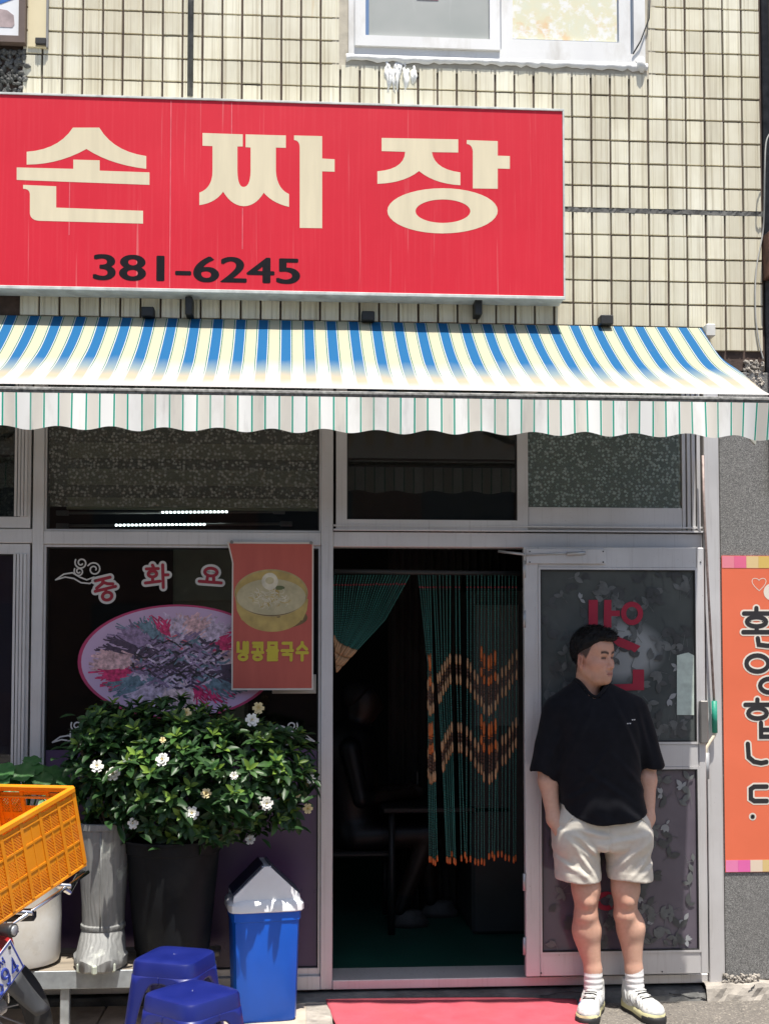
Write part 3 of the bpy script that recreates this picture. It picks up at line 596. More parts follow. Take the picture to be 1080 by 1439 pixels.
# G window at the left end of the front: two sashes one behind the other
for (z0, z1) in ((Z(1372, 20), ZHa + .004), (ZHb + .008, ZTOP)):
    s_ = sash('sliding_sash', X(-230), X(39), z0, z1, .045, .002, .03, .015, M['glass'], wb=.05)
    MB().box(X(-228), X(18), .032, .034, z0 + .05, z1).build('film', M['floral'] if z0 > 2 else M['purple'], s_)
    for k, px in enumerate((16, 21, 26, 31)): MB().box(X(px), X(px + 3.6), -.003 - .003 * k, .0015, z0 + .052, z1 - .046, .001).build('track', M['alu'], s_)
# right fixed panel behind the open leaf
MB().box(X(735) + .003, XJa, .03, .034, ZSt, ZHa).build('pane', M['glass'], sf)
# ------------------------------------------------------------------ the open door leaf
DY0, DY1 = -.085, -.045
def dX(px, y=1000): return X(px, y, DY0)
def dZ(py, x=860): return Z(py, x, DY0)
dr = MB(); dx0, dx1, dz0, dz1 = dX(737), dX(991), dZ(1371), dZ(769)
gx0, gx1 = dX(757), dX(981); um0, um1, lm0, lm1 = dZ(1046), dZ(798), dZ(1340), dZ(1079)
for b in ((dx0, gx0, dz0, dz1), (gx1, dx1, dz0, dz1)): dr.box(b[0], b[1], DY0, DY1, b[2], b[3], .003)
for b in ((dz0, lm0), (lm1, um0), (um1, dz1)): dr.box(gx0 + .0005, gx1 - .0005, DY0 + .002, DY1, b[0], b[1], .003)
door = dr.build('door', M['alu'], sf); tag(door, 'aluminium door leaf swung fully open against the side panel')
q = MB(); frame(q, gx0 - .001, gx1 + .001, um0 - .001, um1 + .001, .010, DY0 - .003, DY0 + .01); frame(q, gx0 - .001, gx1 + .001, lm0 - .001, lm1 + .001, .010, DY0 - .003, DY0 + .01); q.build('glazing_bead', M['alu'], door)
q = MB(); frame(q, gx0 + .0095, gx1 - .0095, um0 + .0095, um1 - .0095, .005, DY0 - .001, DY0 + .01); frame(q, gx0 + .0095, gx1 - .0095, lm0 + .0095, lm1 - .0095, .005, DY0 - .001, DY0 + .01); q.build('gasket', M['gasket'], door)
def doorglass(name, c1, c2, oval):
    t = NT(name); v = t.coord(world=True); n = t.noise(v, 4, 4); c = t.ramp(n, [(.3, c1), (.7, c2)])
    if oval:
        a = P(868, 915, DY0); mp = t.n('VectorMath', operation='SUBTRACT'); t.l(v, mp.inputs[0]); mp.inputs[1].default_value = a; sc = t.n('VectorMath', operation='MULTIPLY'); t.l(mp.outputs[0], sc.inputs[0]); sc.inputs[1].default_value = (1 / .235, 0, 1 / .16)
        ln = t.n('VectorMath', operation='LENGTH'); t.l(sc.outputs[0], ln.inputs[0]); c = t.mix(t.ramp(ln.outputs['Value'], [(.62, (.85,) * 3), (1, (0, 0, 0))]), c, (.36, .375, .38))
    t.set(c, .12, spec=.6); t.bump(t.noise(v, 12, 3), .05, .004); return t.m
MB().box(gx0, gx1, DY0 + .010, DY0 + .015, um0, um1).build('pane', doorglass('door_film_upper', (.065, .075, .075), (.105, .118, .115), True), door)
MB().box(gx0, gx1, DY0 + .010, DY0 + .015, lm0, lm1).build('pane', doorglass('door_film_lower', (.095, .08, .105), (.125, .108, .135), False), door)
M['leafA'] = pm('leaf_print', (.12, .128, .128), .3, var=.35, scale=18); M['leafB'] = pm('leaf_print_dark', (.06, .064, .066), .3, var=.3); M['leafC'] = pm('leaf_print_white', (.29, .30, .31), .3, var=.2)
r_ = random.Random(11); LP = [MB(), MB(), MB()]
def leafpoly(c, ang, L, W, y, q):
    pts = [(0, 0), (.2, .32), (.45, .5), (.7, .4), (.9, .14), (1, 0), (.9, -.14), (.7, -.4), (.45, -.5), (.2, -.32)]
    ca, sa = math.cos(ang), math.sin(ang); vs = [(c[0] + a * L * ca - b * W * sa, y, c[1] + a * L * sa + b * W * ca) for a, b in pts]; q.add(vs, [list(range(len(vs)))])
kk = 0
for (z0, z1, n) in ((um0 + .02, um1 - .02, 130), (lm0 + .02, lm1 - .02, 110)):
    for k in range(n):
        c = (r_.uniform(gx0 + .03, gx1 - .03), r_.uniform(z0, z1)); a0 = r_.uniform(0, 6.28); m_ = r_.choices((0, 1, 2), (8, 9, .6 if z0 > .8 else 1.2))[0]
        for j in range(r_.choice((2, 3, 4))):
            a = a0 + r_.choice((-1, 1)) * (.4 + .5 * j); L = r_.uniform(.032, .06) * (.75 if m_ == 2 else 1); kk += 1
            e = (c[0] + L * math.cos(a), c[1] + L * math.sin(a))
            if gx0 + .02 < e[0] < gx1 - .02 and z0 - .01 < e[1] < z1 + .01: leafpoly(c, a, L, L * .5, DY0 + .0095 - .000012 * kk, LP[m_])
        if m_ < 2: strokes(LP[m_], [[(0, 0), (.03 * math.cos(a0 + 3), .05 * math.sin(a0 + 3))]], .0022, DY0 + .0096 - .000012 * kk, c, 1, 1)
for q, m_ in zip(LP, ('leafA', 'leafB', 'leafC')): tag(q.build('leaf_print', M[m_], door), kind='stuff')
M['redfilm'] = pm('red_lettering', (.36, .012, .04), .4, var=.15)
LX0 = lambda px, py: (dX(px, py), dZ(py, px))
def dl(pts): return [LX0(*p_) for p_ in pts]
q = MB(); yl = DY0 + .0058
for poly in ([(827, 843), (840, 843), (840, 882), (827, 882)], [(849, 843), (859, 843), (859, 858), (871, 858), (871, 866), (859, 866), (859, 882), (848, 882)], [(852, 893), (860, 891), (900, 908), (892, 917), (868, 908)], [(889, 941), (905, 941), (905, 970), (860, 971), (860, 962), (889, 961)]):
    pp_ = dl(poly); MB().prism(pp_[::-1], yl - .0006, yl).build('letter_stroke', M['redfilm'], door)
q2 = strokes(MB(), [[(a, b) for a, b in dl([(888 + 12 * math.cos(g), 862 + 13 * math.sin(g)) for g in [2 * math.pi * k / 18 for k in range(19)]])]], .024, yl - .0005, (0, 0), 1, 1); q2.build('letter_stroke', M['redfilm'], door)
q2 = strokes(MB(), [dl([(852 + 12 * math.cos(g), 1267 + 10 * math.sin(g)) for g in [2 * math.pi * k / 18 for k in range(19)]])], .022, yl - .0005, (0, 0), 1, 1); q2.build('letter_stroke', M['redfilm'], door)
q = MB(); q.prism([dl([(951, 1005), (975, 1005), (975, 921), (967, 917), (951, 921)])[i] for i in range(5)], DY0 + .0035, DY0 + .0045); q.build('paper_sticker', pm('pale_sticker', (.50, .58, .52), .6, var=.15, scale=30), door)
# closer arm, lock, handle, hinges
q = MB(); q.box(dX(740), dX(852), DY0 - .012, DY0 - .0005, dZ(793), dZ(772), .002); q.build('closer_plate', M['alu'], door)
q = MB(); q.tube([P(738, 780, DY0 - .02), P(800, 777, DY0 - .022)], .004, 8); q.tube([P(796, 778.5, DY0 - .022), P(822, 777, DY0 - .022)], .008, 8); q.tube([P(736, 779, DY0 - .02), P(700, 775, -.02)], .006, 8); q.build('closer_arm', M['steel'], door, smooth=True)
q = MB(); q.box(dX(981), dX(992), DY0 - .028, DY0 - .0005, dZ(1045), dZ(985), .004); q.build('lock', pm('lock_grey', (.22, .21, .20), .4, metal=.5), door)
for py in (800, 870, 1240, 1330): MB().tube([P(736.5, py + 12, DY0 + .004), P(736.5, py - 12, DY0 + .004)], .008, 8).build('hinge', M['steel'], door, smooth=True)
M['screw'] = M['black']
q = MB()
for px, py in ((744, 775), (744, 790), (847, 775), (847, 790), (984, 790), (760, 1368), (930, 1366)): q.tube([P(px, py, DY0 - .013 if px < 860 and py < 800 else DY0 - .001), P(px, py, DY0 - .0145 if px < 860 and py < 800 else DY0 - .003)], .0035, 8)
q.build('screws', M['screw'], door)
# ------------------------------------------------------------------ awning crank
ck = thing('awning_crank', 'awning crank rod with green grip hanging beside the door frame', 'crank', P(1003, 1060, -.06))
MB().tube([P(987, 640, -.065), P(989, 720, -.065), P(1003, 990, -.062)], .006, 8).build('rod', pm('rusty_rod', (.34, .27, .25), .6, var=.4, scale=40, metal=.3), ck, smooth=True)
MB().tube([P(1003, 985, -.062), P(1004, 1030, -.062)], .0125, 10).build('grip', pm('green_tape', (.02, .28, .19), .5, bump=.4, bscale=120), ck, smooth=True)
MB().tube(smooth([P(1004, 1030, -.062), P(1003, 1034, -.062), P(993, 1050, -.064), P(991, 1060, -.064), P(991, 1062, -.064)], 4), .008, 8).build('crank_arm', pm('cream_tube', (.62, .56, .44), .5), ck, smooth=True)
MB().tube([P(992, 1058, -.064), P(992, 1095, -.064)], .0135, 10).build('handle', pm('grey_handle', (.33, .34, .35), .5), ck, smooth=True)
# ------------------------------------------------------------------ inside the restaurant
RD = 4.2
def st_(name, mb, mat): o = mb.build(name, mat); return tag(o, kind='structure')
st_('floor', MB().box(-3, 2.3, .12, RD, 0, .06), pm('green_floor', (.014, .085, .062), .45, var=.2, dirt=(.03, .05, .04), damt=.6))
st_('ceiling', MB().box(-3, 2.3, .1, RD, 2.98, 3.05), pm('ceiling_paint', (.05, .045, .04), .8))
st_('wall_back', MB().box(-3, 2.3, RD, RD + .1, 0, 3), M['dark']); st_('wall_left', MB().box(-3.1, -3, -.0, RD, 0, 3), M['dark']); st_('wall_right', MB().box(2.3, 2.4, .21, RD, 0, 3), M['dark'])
pt = thing('folding_partition', 'dark pleated folding partition inside behind the doorway', 'partition', (P(560, 1000, 1.6).x, 1.6, .06)); rows = [[], []]
for i in range(33):
    x = P(545, 1000, 1.6).x + i * .022; y = 1.6 + (.035 if i % 2 else -.01); rows[0].append((x, y, .06)); rows[1].append((x, y, 2.4))
MB().grid(rows).build('pleats', pm('partition_vinyl', (.05, .047, .042), .5), pt)
lp = thing('ceiling_lamp', 'pair of lit LED tube lamps seen through the window above', 'lamp', P(300, 730, .5))
M['led'] = emit('led', (.8, .93, 1.), 12)
for (xa, xb, ya, yb, l0, l1) in ((85, 395, 721, 719, 228, 326), (85, 405, 739, 736, 163, 292)):
    a, b = P(xa, ya, .5), P(xb, yb, .5); MB().tube([a, b], .007, 8).build('tube', pm('tube_plastic', (.35, .34, .31), .4), lp, smooth=True)
    q = MB(); n = int((l1 - l0) / 5.6)
    for k in range(n):
        t = ((l0 + 5.6 * k) - xa) / (xb - xa); c = a.lerp(b, t); q.tube([c + Vector((-.004, -.009, 0)), c + Vector((.004, -.009, 0))], .0045, 8)
    q.build('diodes', M['led'], lp)
    for px in (xa + 3, xb - 3): c = a.lerp(b, (px - xa) / (xb - xa)); MB().box(c.x - .03, c.x + .03, c.y - .014, c.y + .014, c.z - .012, c.z + .012, .003).build('end_cap', M['steel'], lp)
cb = thing('wall_cabinet', 'pale green cabinet standing inside behind the big window', 'cabinet', P(290, 900, 1.2))
MB().box(P(243, 800, 1.2).x, P(345, 800, 1.2).x, 1.2, 1.6, .9, P(290, 768, 1.2).z, .01).build('carcass', pm('pale_green_board', (.26, .29, .22), .5), cb); MB().box(P(246, 800, 1.2).x, P(342, 800, 1.2).x, 1.185, 1.199, P(290, 845, 1.2).z, P(290, 772, 1.2).z, .004).build('door', pm('cabinet_door', (.32, .36, .28), .4), cb)
fr = thing('fridge', 'dark appliance with calendar sheet standing inside the doorway', 'fridge', (P(700, 1100, 1.0).x, 1.2, .06))
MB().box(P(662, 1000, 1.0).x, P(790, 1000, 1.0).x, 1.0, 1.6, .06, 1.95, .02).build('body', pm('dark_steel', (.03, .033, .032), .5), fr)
MB().box(P(668, 900, .99).x, P(728, 900, .99).x, .985, .998, P(690, 1020, .99).z, P(690, 850, .99).z).build('calendar', pm('calendar_paper', (.12, .13, .12), .8), fr)
tb = thing('dining_table', 'dark low dining table inside the dim doorway', 'table', P(600, 1300, 1.3))
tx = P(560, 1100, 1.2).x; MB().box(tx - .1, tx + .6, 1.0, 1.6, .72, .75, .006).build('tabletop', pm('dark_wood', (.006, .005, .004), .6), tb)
for dx_ in (-.05, .55):
    for dy_ in (1.05, 1.55): MB().tube([(tx + dx_, dy_, .06), (tx + dx_, dy_, .72)], .018, 8).build('leg', M['black'], tb, smooth=True)
# ------------------------------------------------------------------ bead curtain
bc = thing('bead_curtain', 'green and orange wooden bead curtain tied back in the doorway', 'curtain', P(600, 1215, .06))
CYY = .06
MB().tube([P(469, 803, CYY), P(731, 806, CYY)], .012, 8).build('rail', M['black'], bc, smooth=True)
M['bgreen'] = pm('green_bead', (.018, .11, .09), .35, rnd_=.3); M['bred'] = pm('red_bead', (.22, .035, .04), .4); M['btan'] = pm('tan_bead', (.40, .23, .115), .4, rnd_=.2); M['bor'] = pm('orange_bead', (.45, .11, .02), .4, rnd_=.15); M['bbr'] = pm('brown_bead', (.10, .05, .03), .4)
BM = [M['bgreen'], M['bred'], M['btan'], M['bor'], M['bbr']]
def bead(q, p0, p1, r, mi):
    a, b = p0, p1; m = a.lerp(b, .25); n = a.lerp(b, .75); q.tube([a, m, n, b], [r * .45, r, r, r * .45], 6, mi)
def strand(path, spec, sd):
    """path: pixel points; spec: (kind, pixel length) from the top down"""
    r = random.Random(sd); q = MB(); pts = [P(x, y, CYY) + Vector((0, r.uniform(-.01, .01), 0)) for x, y in path]
    seg = [(pts[i + 1] - pts[i]).length for i in range(len(pts) - 1)]; tot = sum(seg)
    def at(s):
        s = min(max(s, 0), tot)
        for i, L in enumerate(seg):
            if s <= L or i == len(seg) - 1: return pts[i].lerp(pts[i + 1], min(1, s / L))
            s -= L
    s = 0; PXM = .00331
    for kind, ln in spec:
        e = min(tot, s + ln * PXM)
        if kind == 'g':
            while s < e - 1e-4: n_ = min(e, s + .011); bead(q, at(s), at(n_ - .001), .0030, 0); s = n_
        else:
            mi, rr, bl_ = {'r': (1, .0042, 8), 't': (2, .0048, 16), 'o': (3, .0060, 20), 'b': (4, .0038, 5), 'e': (3, .0050, 12)}[kind]
            while s < e - 1e-4: n_ = min(e, s + bl_ * PXM); bead(q, at(s), at(n_ - .0006), rr, mi); s = n_
        if s >= tot - 1e-4: break
    return q.build('strand', BM, bc, smooth=True)
n = 26
for k in range(n):     # bunch tied back to the left jamb
    t = k / (n - 1); x0 = 471 + 104 * t; ye = 905 + 40 * t ** .6; pth = [(x0, 808), (x0 - 2 - 5 * t, 822), (470 + 70 * t, 868 + 4 * t), (469.5 + 34 * t, 905 + 6 * t), (470 + 2 * t, ye)]
    L = sum(math.dist(pth[i], pth[i + 1]) for i in range(4)); strand(pth, [('g', 13), ('r', 3), ('g', L - 16 - 42 * (.3 + .7 * t)), ('t', 60)], k)
r_ = random.Random(3)
xs = [588, 592, 596, 600, 604, 608, 612, 617, 622, 627, 632, 640, 645, 656, 661, 666, 671, 676, 681, 686, 690, 695, 700, 705, 710, 715, 720, 725]
for k, x0 in enumerate(xs):
    cx_ = 686; t = abs(x0 - cx_)
    if x0 < 606: xe = 603 + (x0 - 588) * .7; xm = 601 + (x0 - 588) * .35
    elif x0 < 634: xe = 628 + (x0 - 608) * .5; xm = 614 + (x0 - 608) * .75
    elif x0 < 650: xe = x0 + 8; xm = x0 + 1
    else: xe = x0 + r_.uniform(-1.5, 1.5); xm = x0 + r_.uniform(-.6, .6)
    tip = 1010 - 1.35 * abs(x0 - cx_) if x0 > 650 else (1011 - 14 * abs(k - 2) / 3 if x0 < 606 else (993 - 1.3 * (x0 - 608) if x0 < 634 else 962))
    tip += r_.uniform(-3, 3); tip2 = tip + 96; fl = 42 if t < 11 or 590 < x0 < 603 else 0
    end = 1212 + r_.uniform(-6, 6); top = [('g', 16), ('r', 3)]
    h = 44
    spec = top + [('g', tip - h - fl - 827)] + ([('o', 22), ('b', 8), ('o', 14)] if fl else [('t', 16)]) + [('b', tip - 16 - (tip - h - fl) - (44 if fl else 16)), ('t', 16), ('g', tip2 - tip - h - fl), ] + ([('o', 22), ('b', 8), ('o', 14)] if fl else [('t', 16)]) + [('b', h + fl - 16 - (44 if fl else 16)), ('t', 16), ('g', end - 10 - tip2), ('e', 10)]
    strand([(x0, 808), (xm, 935), ((xm + xe) / 2 + r_.uniform(-1, 1), 1075), (xe, end)], spec, 50 + k)
# ------------------------------------------------------------------ window lettering and posters
YG = .0262
M['wfilm'] = pm('white_lettering', (.55, .54, .52), .5, var=.06); M['rfilm'] = pm('crimson_lettering', (.30, .012, .028), .5, var=.1)
SYL = {'jung': [[(.12, .93), (.85, .93)], [(.50, .90), (.42, .74), (.10, .60)], [(.48, .78), (.65, .68), (.9, .62)], [(.0, .48), (1., .48)], [(.5, .46), (.5, .34)], circ(.5, .15, .23, .17)],
       'hwa': [[(.36, 1.0), (.40, .92)], [(.08, .84), (.62, .84)], circ(.35, .61, .19, .13), [(.35, .44), (.35, .28)], [(.02, .22), (.68, .28)], [(.82, 1.0), (.82, .0)], [(.84, .55), (1.05, .55)]],
       'yo': [circ(.5, .72, .28, .24), [(.36, .4), (.34, .14)], [(.64, .4), (.66, .14)], [(.0, .1), (1., .1)]]}
grp = 'red window letters'
for nm, (px, py, w_, h_, rot), lab in (('jung', (148, 827, 29, 32, 14), 'red and white window letter beside the cloud ornament'), ('hwa', (219, 810, 31, 32, 2), 'red and white window letter in the middle of the arched word'), ('yo', (296, 809, 31, 23, -4), 'red and white window letter beside the hanging noodle poster')):
    c = P(px, py, YG); sx_, sz_ = w_ / 308, h_ / 308; ca, sa = math.cos(R(rot)), math.sin(R(rot))
    ls_ = [[((a - .5) * sx_ * ca - (b - .5) * sz_ * sa, (a - .5) * sx_ * sa + (b - .5) * sz_ * ca) for a, b in ln] for ln in SYL[nm]]
    th = thing('window_letter', lab, 'lettering', c)
    strokes(MB(), ls_, .0135, YG, (c.x, c.z), 1, 1, ex=.0115, dy=.00006).build('outline', M['wfilm'], th); strokes(MB(), ls_, .0145, YG - .0012, (c.x, c.z), 1, 1, dy=.00006).build('letter', M['rfilm'], th)
def cloud(px, py, s, fl, lab):
    c = P(px, py, YG - .0012); k = s / 308
    L = [[(-33, -18), (-20, -14), (-8, -16), (2, -22), (14, -23), (24, -17)], [(-33, -18), (-22, -10), (-10, -8), (0, -14), (10, -18), (20, -14)]]
    for cx, cz, r0, d in ((2, 6, 9, 1), (20, -3, 10, -1), (-1, -6, 7, 1)): L.append([(cx + r0 * (1 - .75 * i / 22) * math.cos(d * i * .42 + 2.6), cz + r0 * (1 - .75 * i / 22) * math.sin(d * i * .42 + 2.6)) for i in range(23)])
    L = [[(fl * a * k, b * k) for a, b in ln] for ln in L]
    o = strokes(MB(), L, .0065, c.y, (c.x, c.z), 1, 1, dy=.00006).build('cloud_ornament', M['wfilm']); tag(o, lab, 'decal')
cloud(112, 797, 1., 1, 'white swirling cloud decal above the food picture'); cloud(106, 1026, .95, 1, 'white swirling cloud decal rising behind the boot planter shrub'); cloud(412, 1026, .9, -1, 'white swirling cloud decal near the doorway mullion')
# round food picture
fd = thing('food_decal', 'round window decal of a noodle dish with an egg yolk', 'decal', P(250, 930, YG))
FX, FZc = X(250, 930, YG), Z(930, 250, YG); FRx, FRz = .452, .262
def ell(k, y, q, mi=0, rx=FRx, rz=FRz, n=64): q.add([(FX + rx * k * math.cos(2 * math.pi * i / n), y, FZc + rz * k * math.sin(2 * math.pi * i / n)) for i in range(n)], [list(range(n))], mi)
q = MB(); ell(1.0, YG, q); q.build('rim', pm('pink_rim', (.42, .035, .12), .4, var=.2), fd)
q = MB(); ell(.965, YG - .0004, q); q.build('plate', pm('lilac_plate', (.54, .38, .56), .4, var=.12, scale=3), fd)
r_ = random.Random(21); cols = [(.58, .36, .38), (.64, .48, .52), (.55, .03, .13), (.13, .20, .25), (.07, .045, .08), (.26, .18, .30), (.50, .40, .52), (.03, .025, .03)]
FM = [pm('food_print', c, .4, var=.55, scale=55) for c in cols]; q = MB(); yy = YG - .0006
wedges = [(-10, 1, 120), (25, 0, 110), (38, 2, 36), (60, 6, 90), (80, 0, 110), (100, 6, 60), (112, 2, 30), (122, 3, 50), (138, 5, 70), (160, 4, 50), (180, 0, 120), (205, 2, 40), (222, 3, 60), (245, 6, 100), (270, 1, 120), (300, 2, 40), (318, 3, 60), (338, 4, 60)]
kk = 0
for a0, ci, n in wedges:
    for k in range(int(n * 1.8)):
        a = R(a0 + r_.uniform(-13, 13)); r0 = r_.uniform(.28, .66); L = r_.uniform(.12, .26); kk += 1; da = r_.uniform(-.35, .35); c = (math.cos(a) * r0, math.sin(a) * r0); cc = []
        for j in range(4): cc.append((c[0] + math.cos(a + da * j / 3) * L * j / 3, c[1] + math.sin(a + da * j / 3) * L * j / 3))
        strokes(q, [[(FX + u * FRx, FZc + v_ * FRz) for u, v_ in cc]], r_.uniform(.004, .009), yy - .0000009 * kk, (0, 0), 1, 1, mi=ci, rc=False)
for k in range(420):
    a = r_.uniform(0, 6.28); r0 = r_.random() ** .6 * .46; c = (math.cos(a) * r0, math.sin(a) * r0); d = r_.uniform(0, 6.28); L = r_.uniform(.05, .12); kk += 1
    strokes(q, [[(FX + (c[0] + math.cos(d) * L * s) * FRx, FZc + (c[1] + math.sin(d + s) * L * s) * FRz) for s in (-1, -.3, .3, 1)]], r_.uniform(.005, .012), yy - .0000009 * kk - .0001, (0, 0), 1, 1, mi=r_.choice((4, 5, 5, 7, 6, 4, 3)), rc=False)
q.build('noodle_print', FM, fd)
q = MB(); c = P(250, 903, YG); q.add([(c.x + .04 * math.cos(2 * math.pi * i / 24), YG - .0022, c.z + .037 * math.sin(2 * math.pi * i / 24)) for i in range(24)], [list(range(24))]); q.build('yolk_print', pm('yolk_print', (.62, .12, .16), .35, var=.1), fd)
# hanging noodle poster
YP = -.03
ps = thing('noodle_poster', 'red hanging poster with a brass bowl of noodles and yellow Korean lettering', 'poster', P(382, 972, YP))
p0, p1 = P(325, 970, YP), P(440.5, 762, YP); ptl = P(319, 762, YP)
def psurf(u, v, d=0.):
    xl = p0.x + (ptl.x - p0.x) * max(0, (v - .86) / .14); x = xl + (p1.x - xl) * u
    return (x, YP - .004 * math.sin(u * 5 + v * 2) - .005 * math.sin(v * 4.5) * (.3 + u) - d, p0.z + (p1.z - p0.z) * v)
o = sheet('sheet', pm('white_vinyl', (.62, .56, .50), .5, var=.04), ps, lambda i, j: psurf(i, 1 - j), 20, 36, lambda i, j: (i, j))
t = NT('red_vinyl'); v = t.coord(world=True); t.set(t.ramp(t.noise(t.coord(world=True, scale=(6, 1, 1)), 3, 4), [(.3, (.44, .085, .062)), (.7, (.50, .105, .075))]), .45); M['rvinyl'] = t.m
sheet('print', M['rvinyl'], ps, lambda i, j: psurf(.018 + .964 * i, .988 - .976 * j, .0008), 20, 36, lambda i, j: (i, j))
def onp(pts, d): return [psurf((X(a, b, YP) - p0.x) / (p1.x - p0.x), (Z(b, a, YP) - p0.z) / (p1.z - p0.z), d) for a, b in pts]
def pel(cx, cy, rx, ry, d, q, mi, a0=0, a1=360, n=48):
    rings = []
    for s in (1., .66, .33): rings.append(onp([(cx + rx * s * math.cos(R(a0 + (a1 - a0) * i / n)), cy + ry * s * math.sin(R(a0 + (a1 - a0) * i / n))) for i in range(n)], d))
    q.grid(rings, mi, closed=True); q.add(rings[-1], [list(range(n))], mi)
BW = [pm('bowl_print', c, .5, var=.2, scale=20) for c in ((.44, .32, .10), (.40, .31, .13), (.46, .40, .24), (.55, .49, .34), (.16, .10, .04), (.12, .14, .05), (.60, .55, .42))]
q = MB(); pel(386, 868, 46, 16, .0011, q, 4); pel(382, 857, 46.5, 31, .0013, q, 0); 
rows = [onp([(331 + 102 * i / 24, 842) for i in range(25)], .0014), onp([(333 + 98 * i / 24, 858) for i in range(25)], .0014), onp([(340 + 85 * i / 24, 872) for i in range(25)], .0014)]
q.grid(rows, 0); pel(381, 833.5, 51.5, 33.5, .0016, q, 1); pel(381, 834.5, 50, 31.5, .0019, q, 4); pel(381, 833.5, 49.5, 31, .00195, q, 0); pel(381, 839, 48.5, 25.5, .0022, q, 2)
r_ = random.Random(4); kk = 0
for k in range(90):
    a = r_.uniform(0, 6.28); rr = r_.uniform(2, 22); c = (379 + rr * 1.1 * math.cos(a), 842 + rr * .62 * math.sin(a)); d = r_.uniform(0, 3.1); kk += 1; L = r_.uniform(4, 11)
    pts = onp([(c[0] + math.cos(d + s * .7) * L * s, c[1] + math.sin(d + s * .7) * L * s * .6) for s in (-1, -.5, 0, .5, 1)], .0025 + .000004 * kk); strokes(q, [[(v[0], v[2]) for v in pts]], .0035, pts[2][1], (0, 0), 1, 1, mi=r_.choice((3, 3, 2, 6, 0)), rc=False)
pel(379, 817, 11.5, 12, .0034, q, 6); pel(379, 816, 6, 5, .0037, q, 2); pel(392, 826, 8, 3, .0030, q, 5)
q.build('bowl_print', BW, ps)
NK = {'naeng': [[(.05, .98), (.05, .5), (.42, .5)], [(.62, 1.0), (.62, .42)], [(.92, 1.), (.92, .42)], [(.62, .7), (.92, .7)], circ(.52, .17, .36, .15)],
      'kong': [[(.1, .96), (.9, .96), (.9, .6)], [(.15, .77), (.86, .77)], [(.5, .6), (.5, .46)], [(.02, .44), (.98, .44)], circ(.5, .16, .36, .14)],
      'mul': [[(.15, .97), (.85, .97), (.85, .72), (.15, .72), (.15, .97)], [(.02, .54), (.98, .54)], [(.5, .54), (.5, .42)], [(.12, .37), (.88, .37), (.88, .2), (.12, .2), (.12, .02), (.9, .02)]],
      'guk': [[(.1, .96), (.85, .96), (.85, .62)], [(.0, .54), (1., .54)], [(.5, .54), (.5, .36)], [(.12, .32), (.86, .32), (.86, .0)]],
      'su': [[(.5, 1.), (.5, .86), (.08, .62)], [(.5, .86), (.92, .62)], [(.0, .42), (1., .42)], [(.5, .42), (.5, .0)]]}
M['yel'] = pm('yellow_lettering', (.56, .45, .04), .5, var=.08)
for k, nm in enumerate(('naeng', 'kong', 'mul', 'guk', 'su')):
    c = P(332.5 + 20.8 * k, 929, YP); dy_ = psurf((c.x - p0.x) / (p1.x - p0.x) + .08, .26)[1] - .004
    strokes(MB(), NK[nm], .0142, dy_, (c.x + .004, c.z + .004), .048, .08, dy=.0001).build('letter', M['yel'], ps)
q = MB()
for px, py in ((325.5, 762), (437, 763)): c = P(px, py, YP); q.tube([c + Vector((0, -.006, 0)), c + Vector((0, .026, 0))], .008, 10)
q.build('tack', pm('grey_tack', (.2, .2, .19), .5), ps)
pq = MB(); pq.box(X(382, 970), X(444, 970), .018, .022, Z(975, 420), Z(948, 420), .002); tag(pq.build('plastic_card', pm('ivory_plastic', (.42, .39, .34), .5)), 'ivory plastic card on the glass behind the noodle poster', 'card')
# welcome banner on the granite pier
YW = -.017
wb_ = thing('welcome_banner', 'orange welcome banner with black Korean letters on the granite pier', 'banner', P(1046, 1226, YW))
wx0, wx1, wz0, wz1 = X(1016, 1000, YW), 2.44, Z(1226, 1050, YW), Z(781, 1050, YW)
MB().box(wx0, wx1, YW, YW + .004, wz0, wz1).build('sheet', pm('coral_vinyl', (.72, .155, .075), .45, var=.05, scale=3), wb_)
SQ = [(.72, .23, .29), (.70, .14, .26), (.66, .50, .25), (.62, .44, .12), (.62, .45, .12), (.7, .3, .2)]; SQ2 = [(.70, .2, .38), (.68, .13, .36), (.68, .56, .44), (.62, .46, .2), (.62, .45, .12), (.7, .3, .2)]
for z0, z1, S in ((wz1 - .058, wz1 - .002, SQ), (wz0 + .002, wz0 + .056, SQ2)):
    for k, c in enumerate(S): MB().box(wx0 + .002 + .0583 * k, wx0 + .0598 + .0583 * k, YW - .0012, YW - .0002, z0, z1).build('colour_square', pm('square_print', c, .5, var=.04), wb_)
M['bprint'] = pm('black_print', (.02, .018, .02), .5); M['wprint'] = pm('cream_print', (.72, .66, .58), .5, var=.03)
def wl(lines, px, py, w_, h_, wid, out=.0075):
    c = P(px, py, YW); sx_, sz_ = w_ / 297, h_ / 297
    strokes(MB(), lines, wid, YW - .0008, (c.x, c.z), sx_, sz_, ex=out, dy=.00005).build('letter_outline', M['wprint'], wb_); strokes(MB(), lines, wid, YW - .0018, (c.x, c.z), sx_, sz_, dy=.00005).build('letter', M['bprint'], wb_)
HW = [[(.28, 1.), (.28, .93)], [(.02, .85), (.56, .85)], circ(.28, .62, .2, .13), [(.28, .45), (.28, .34)], [(.0, .33), (.62, .33)], [(.75, 1.), (.75, .3)], [(.78, .65), (.98, .65)], [(.3, .16), (.32, -.02), (.5, -.05), (.9, -.05)]]
wl(HW, 1044, 905, 68, 50, .021)
wl([circ(.3, .75, .23, .2), [(.78, 1.), (.78, .5)], [(.58, .84), (.78, .84)], [(.58, .66), (.78, .66)], circ(.55, .2, .2, .17)], 1044, 975, 68, 56, .021)
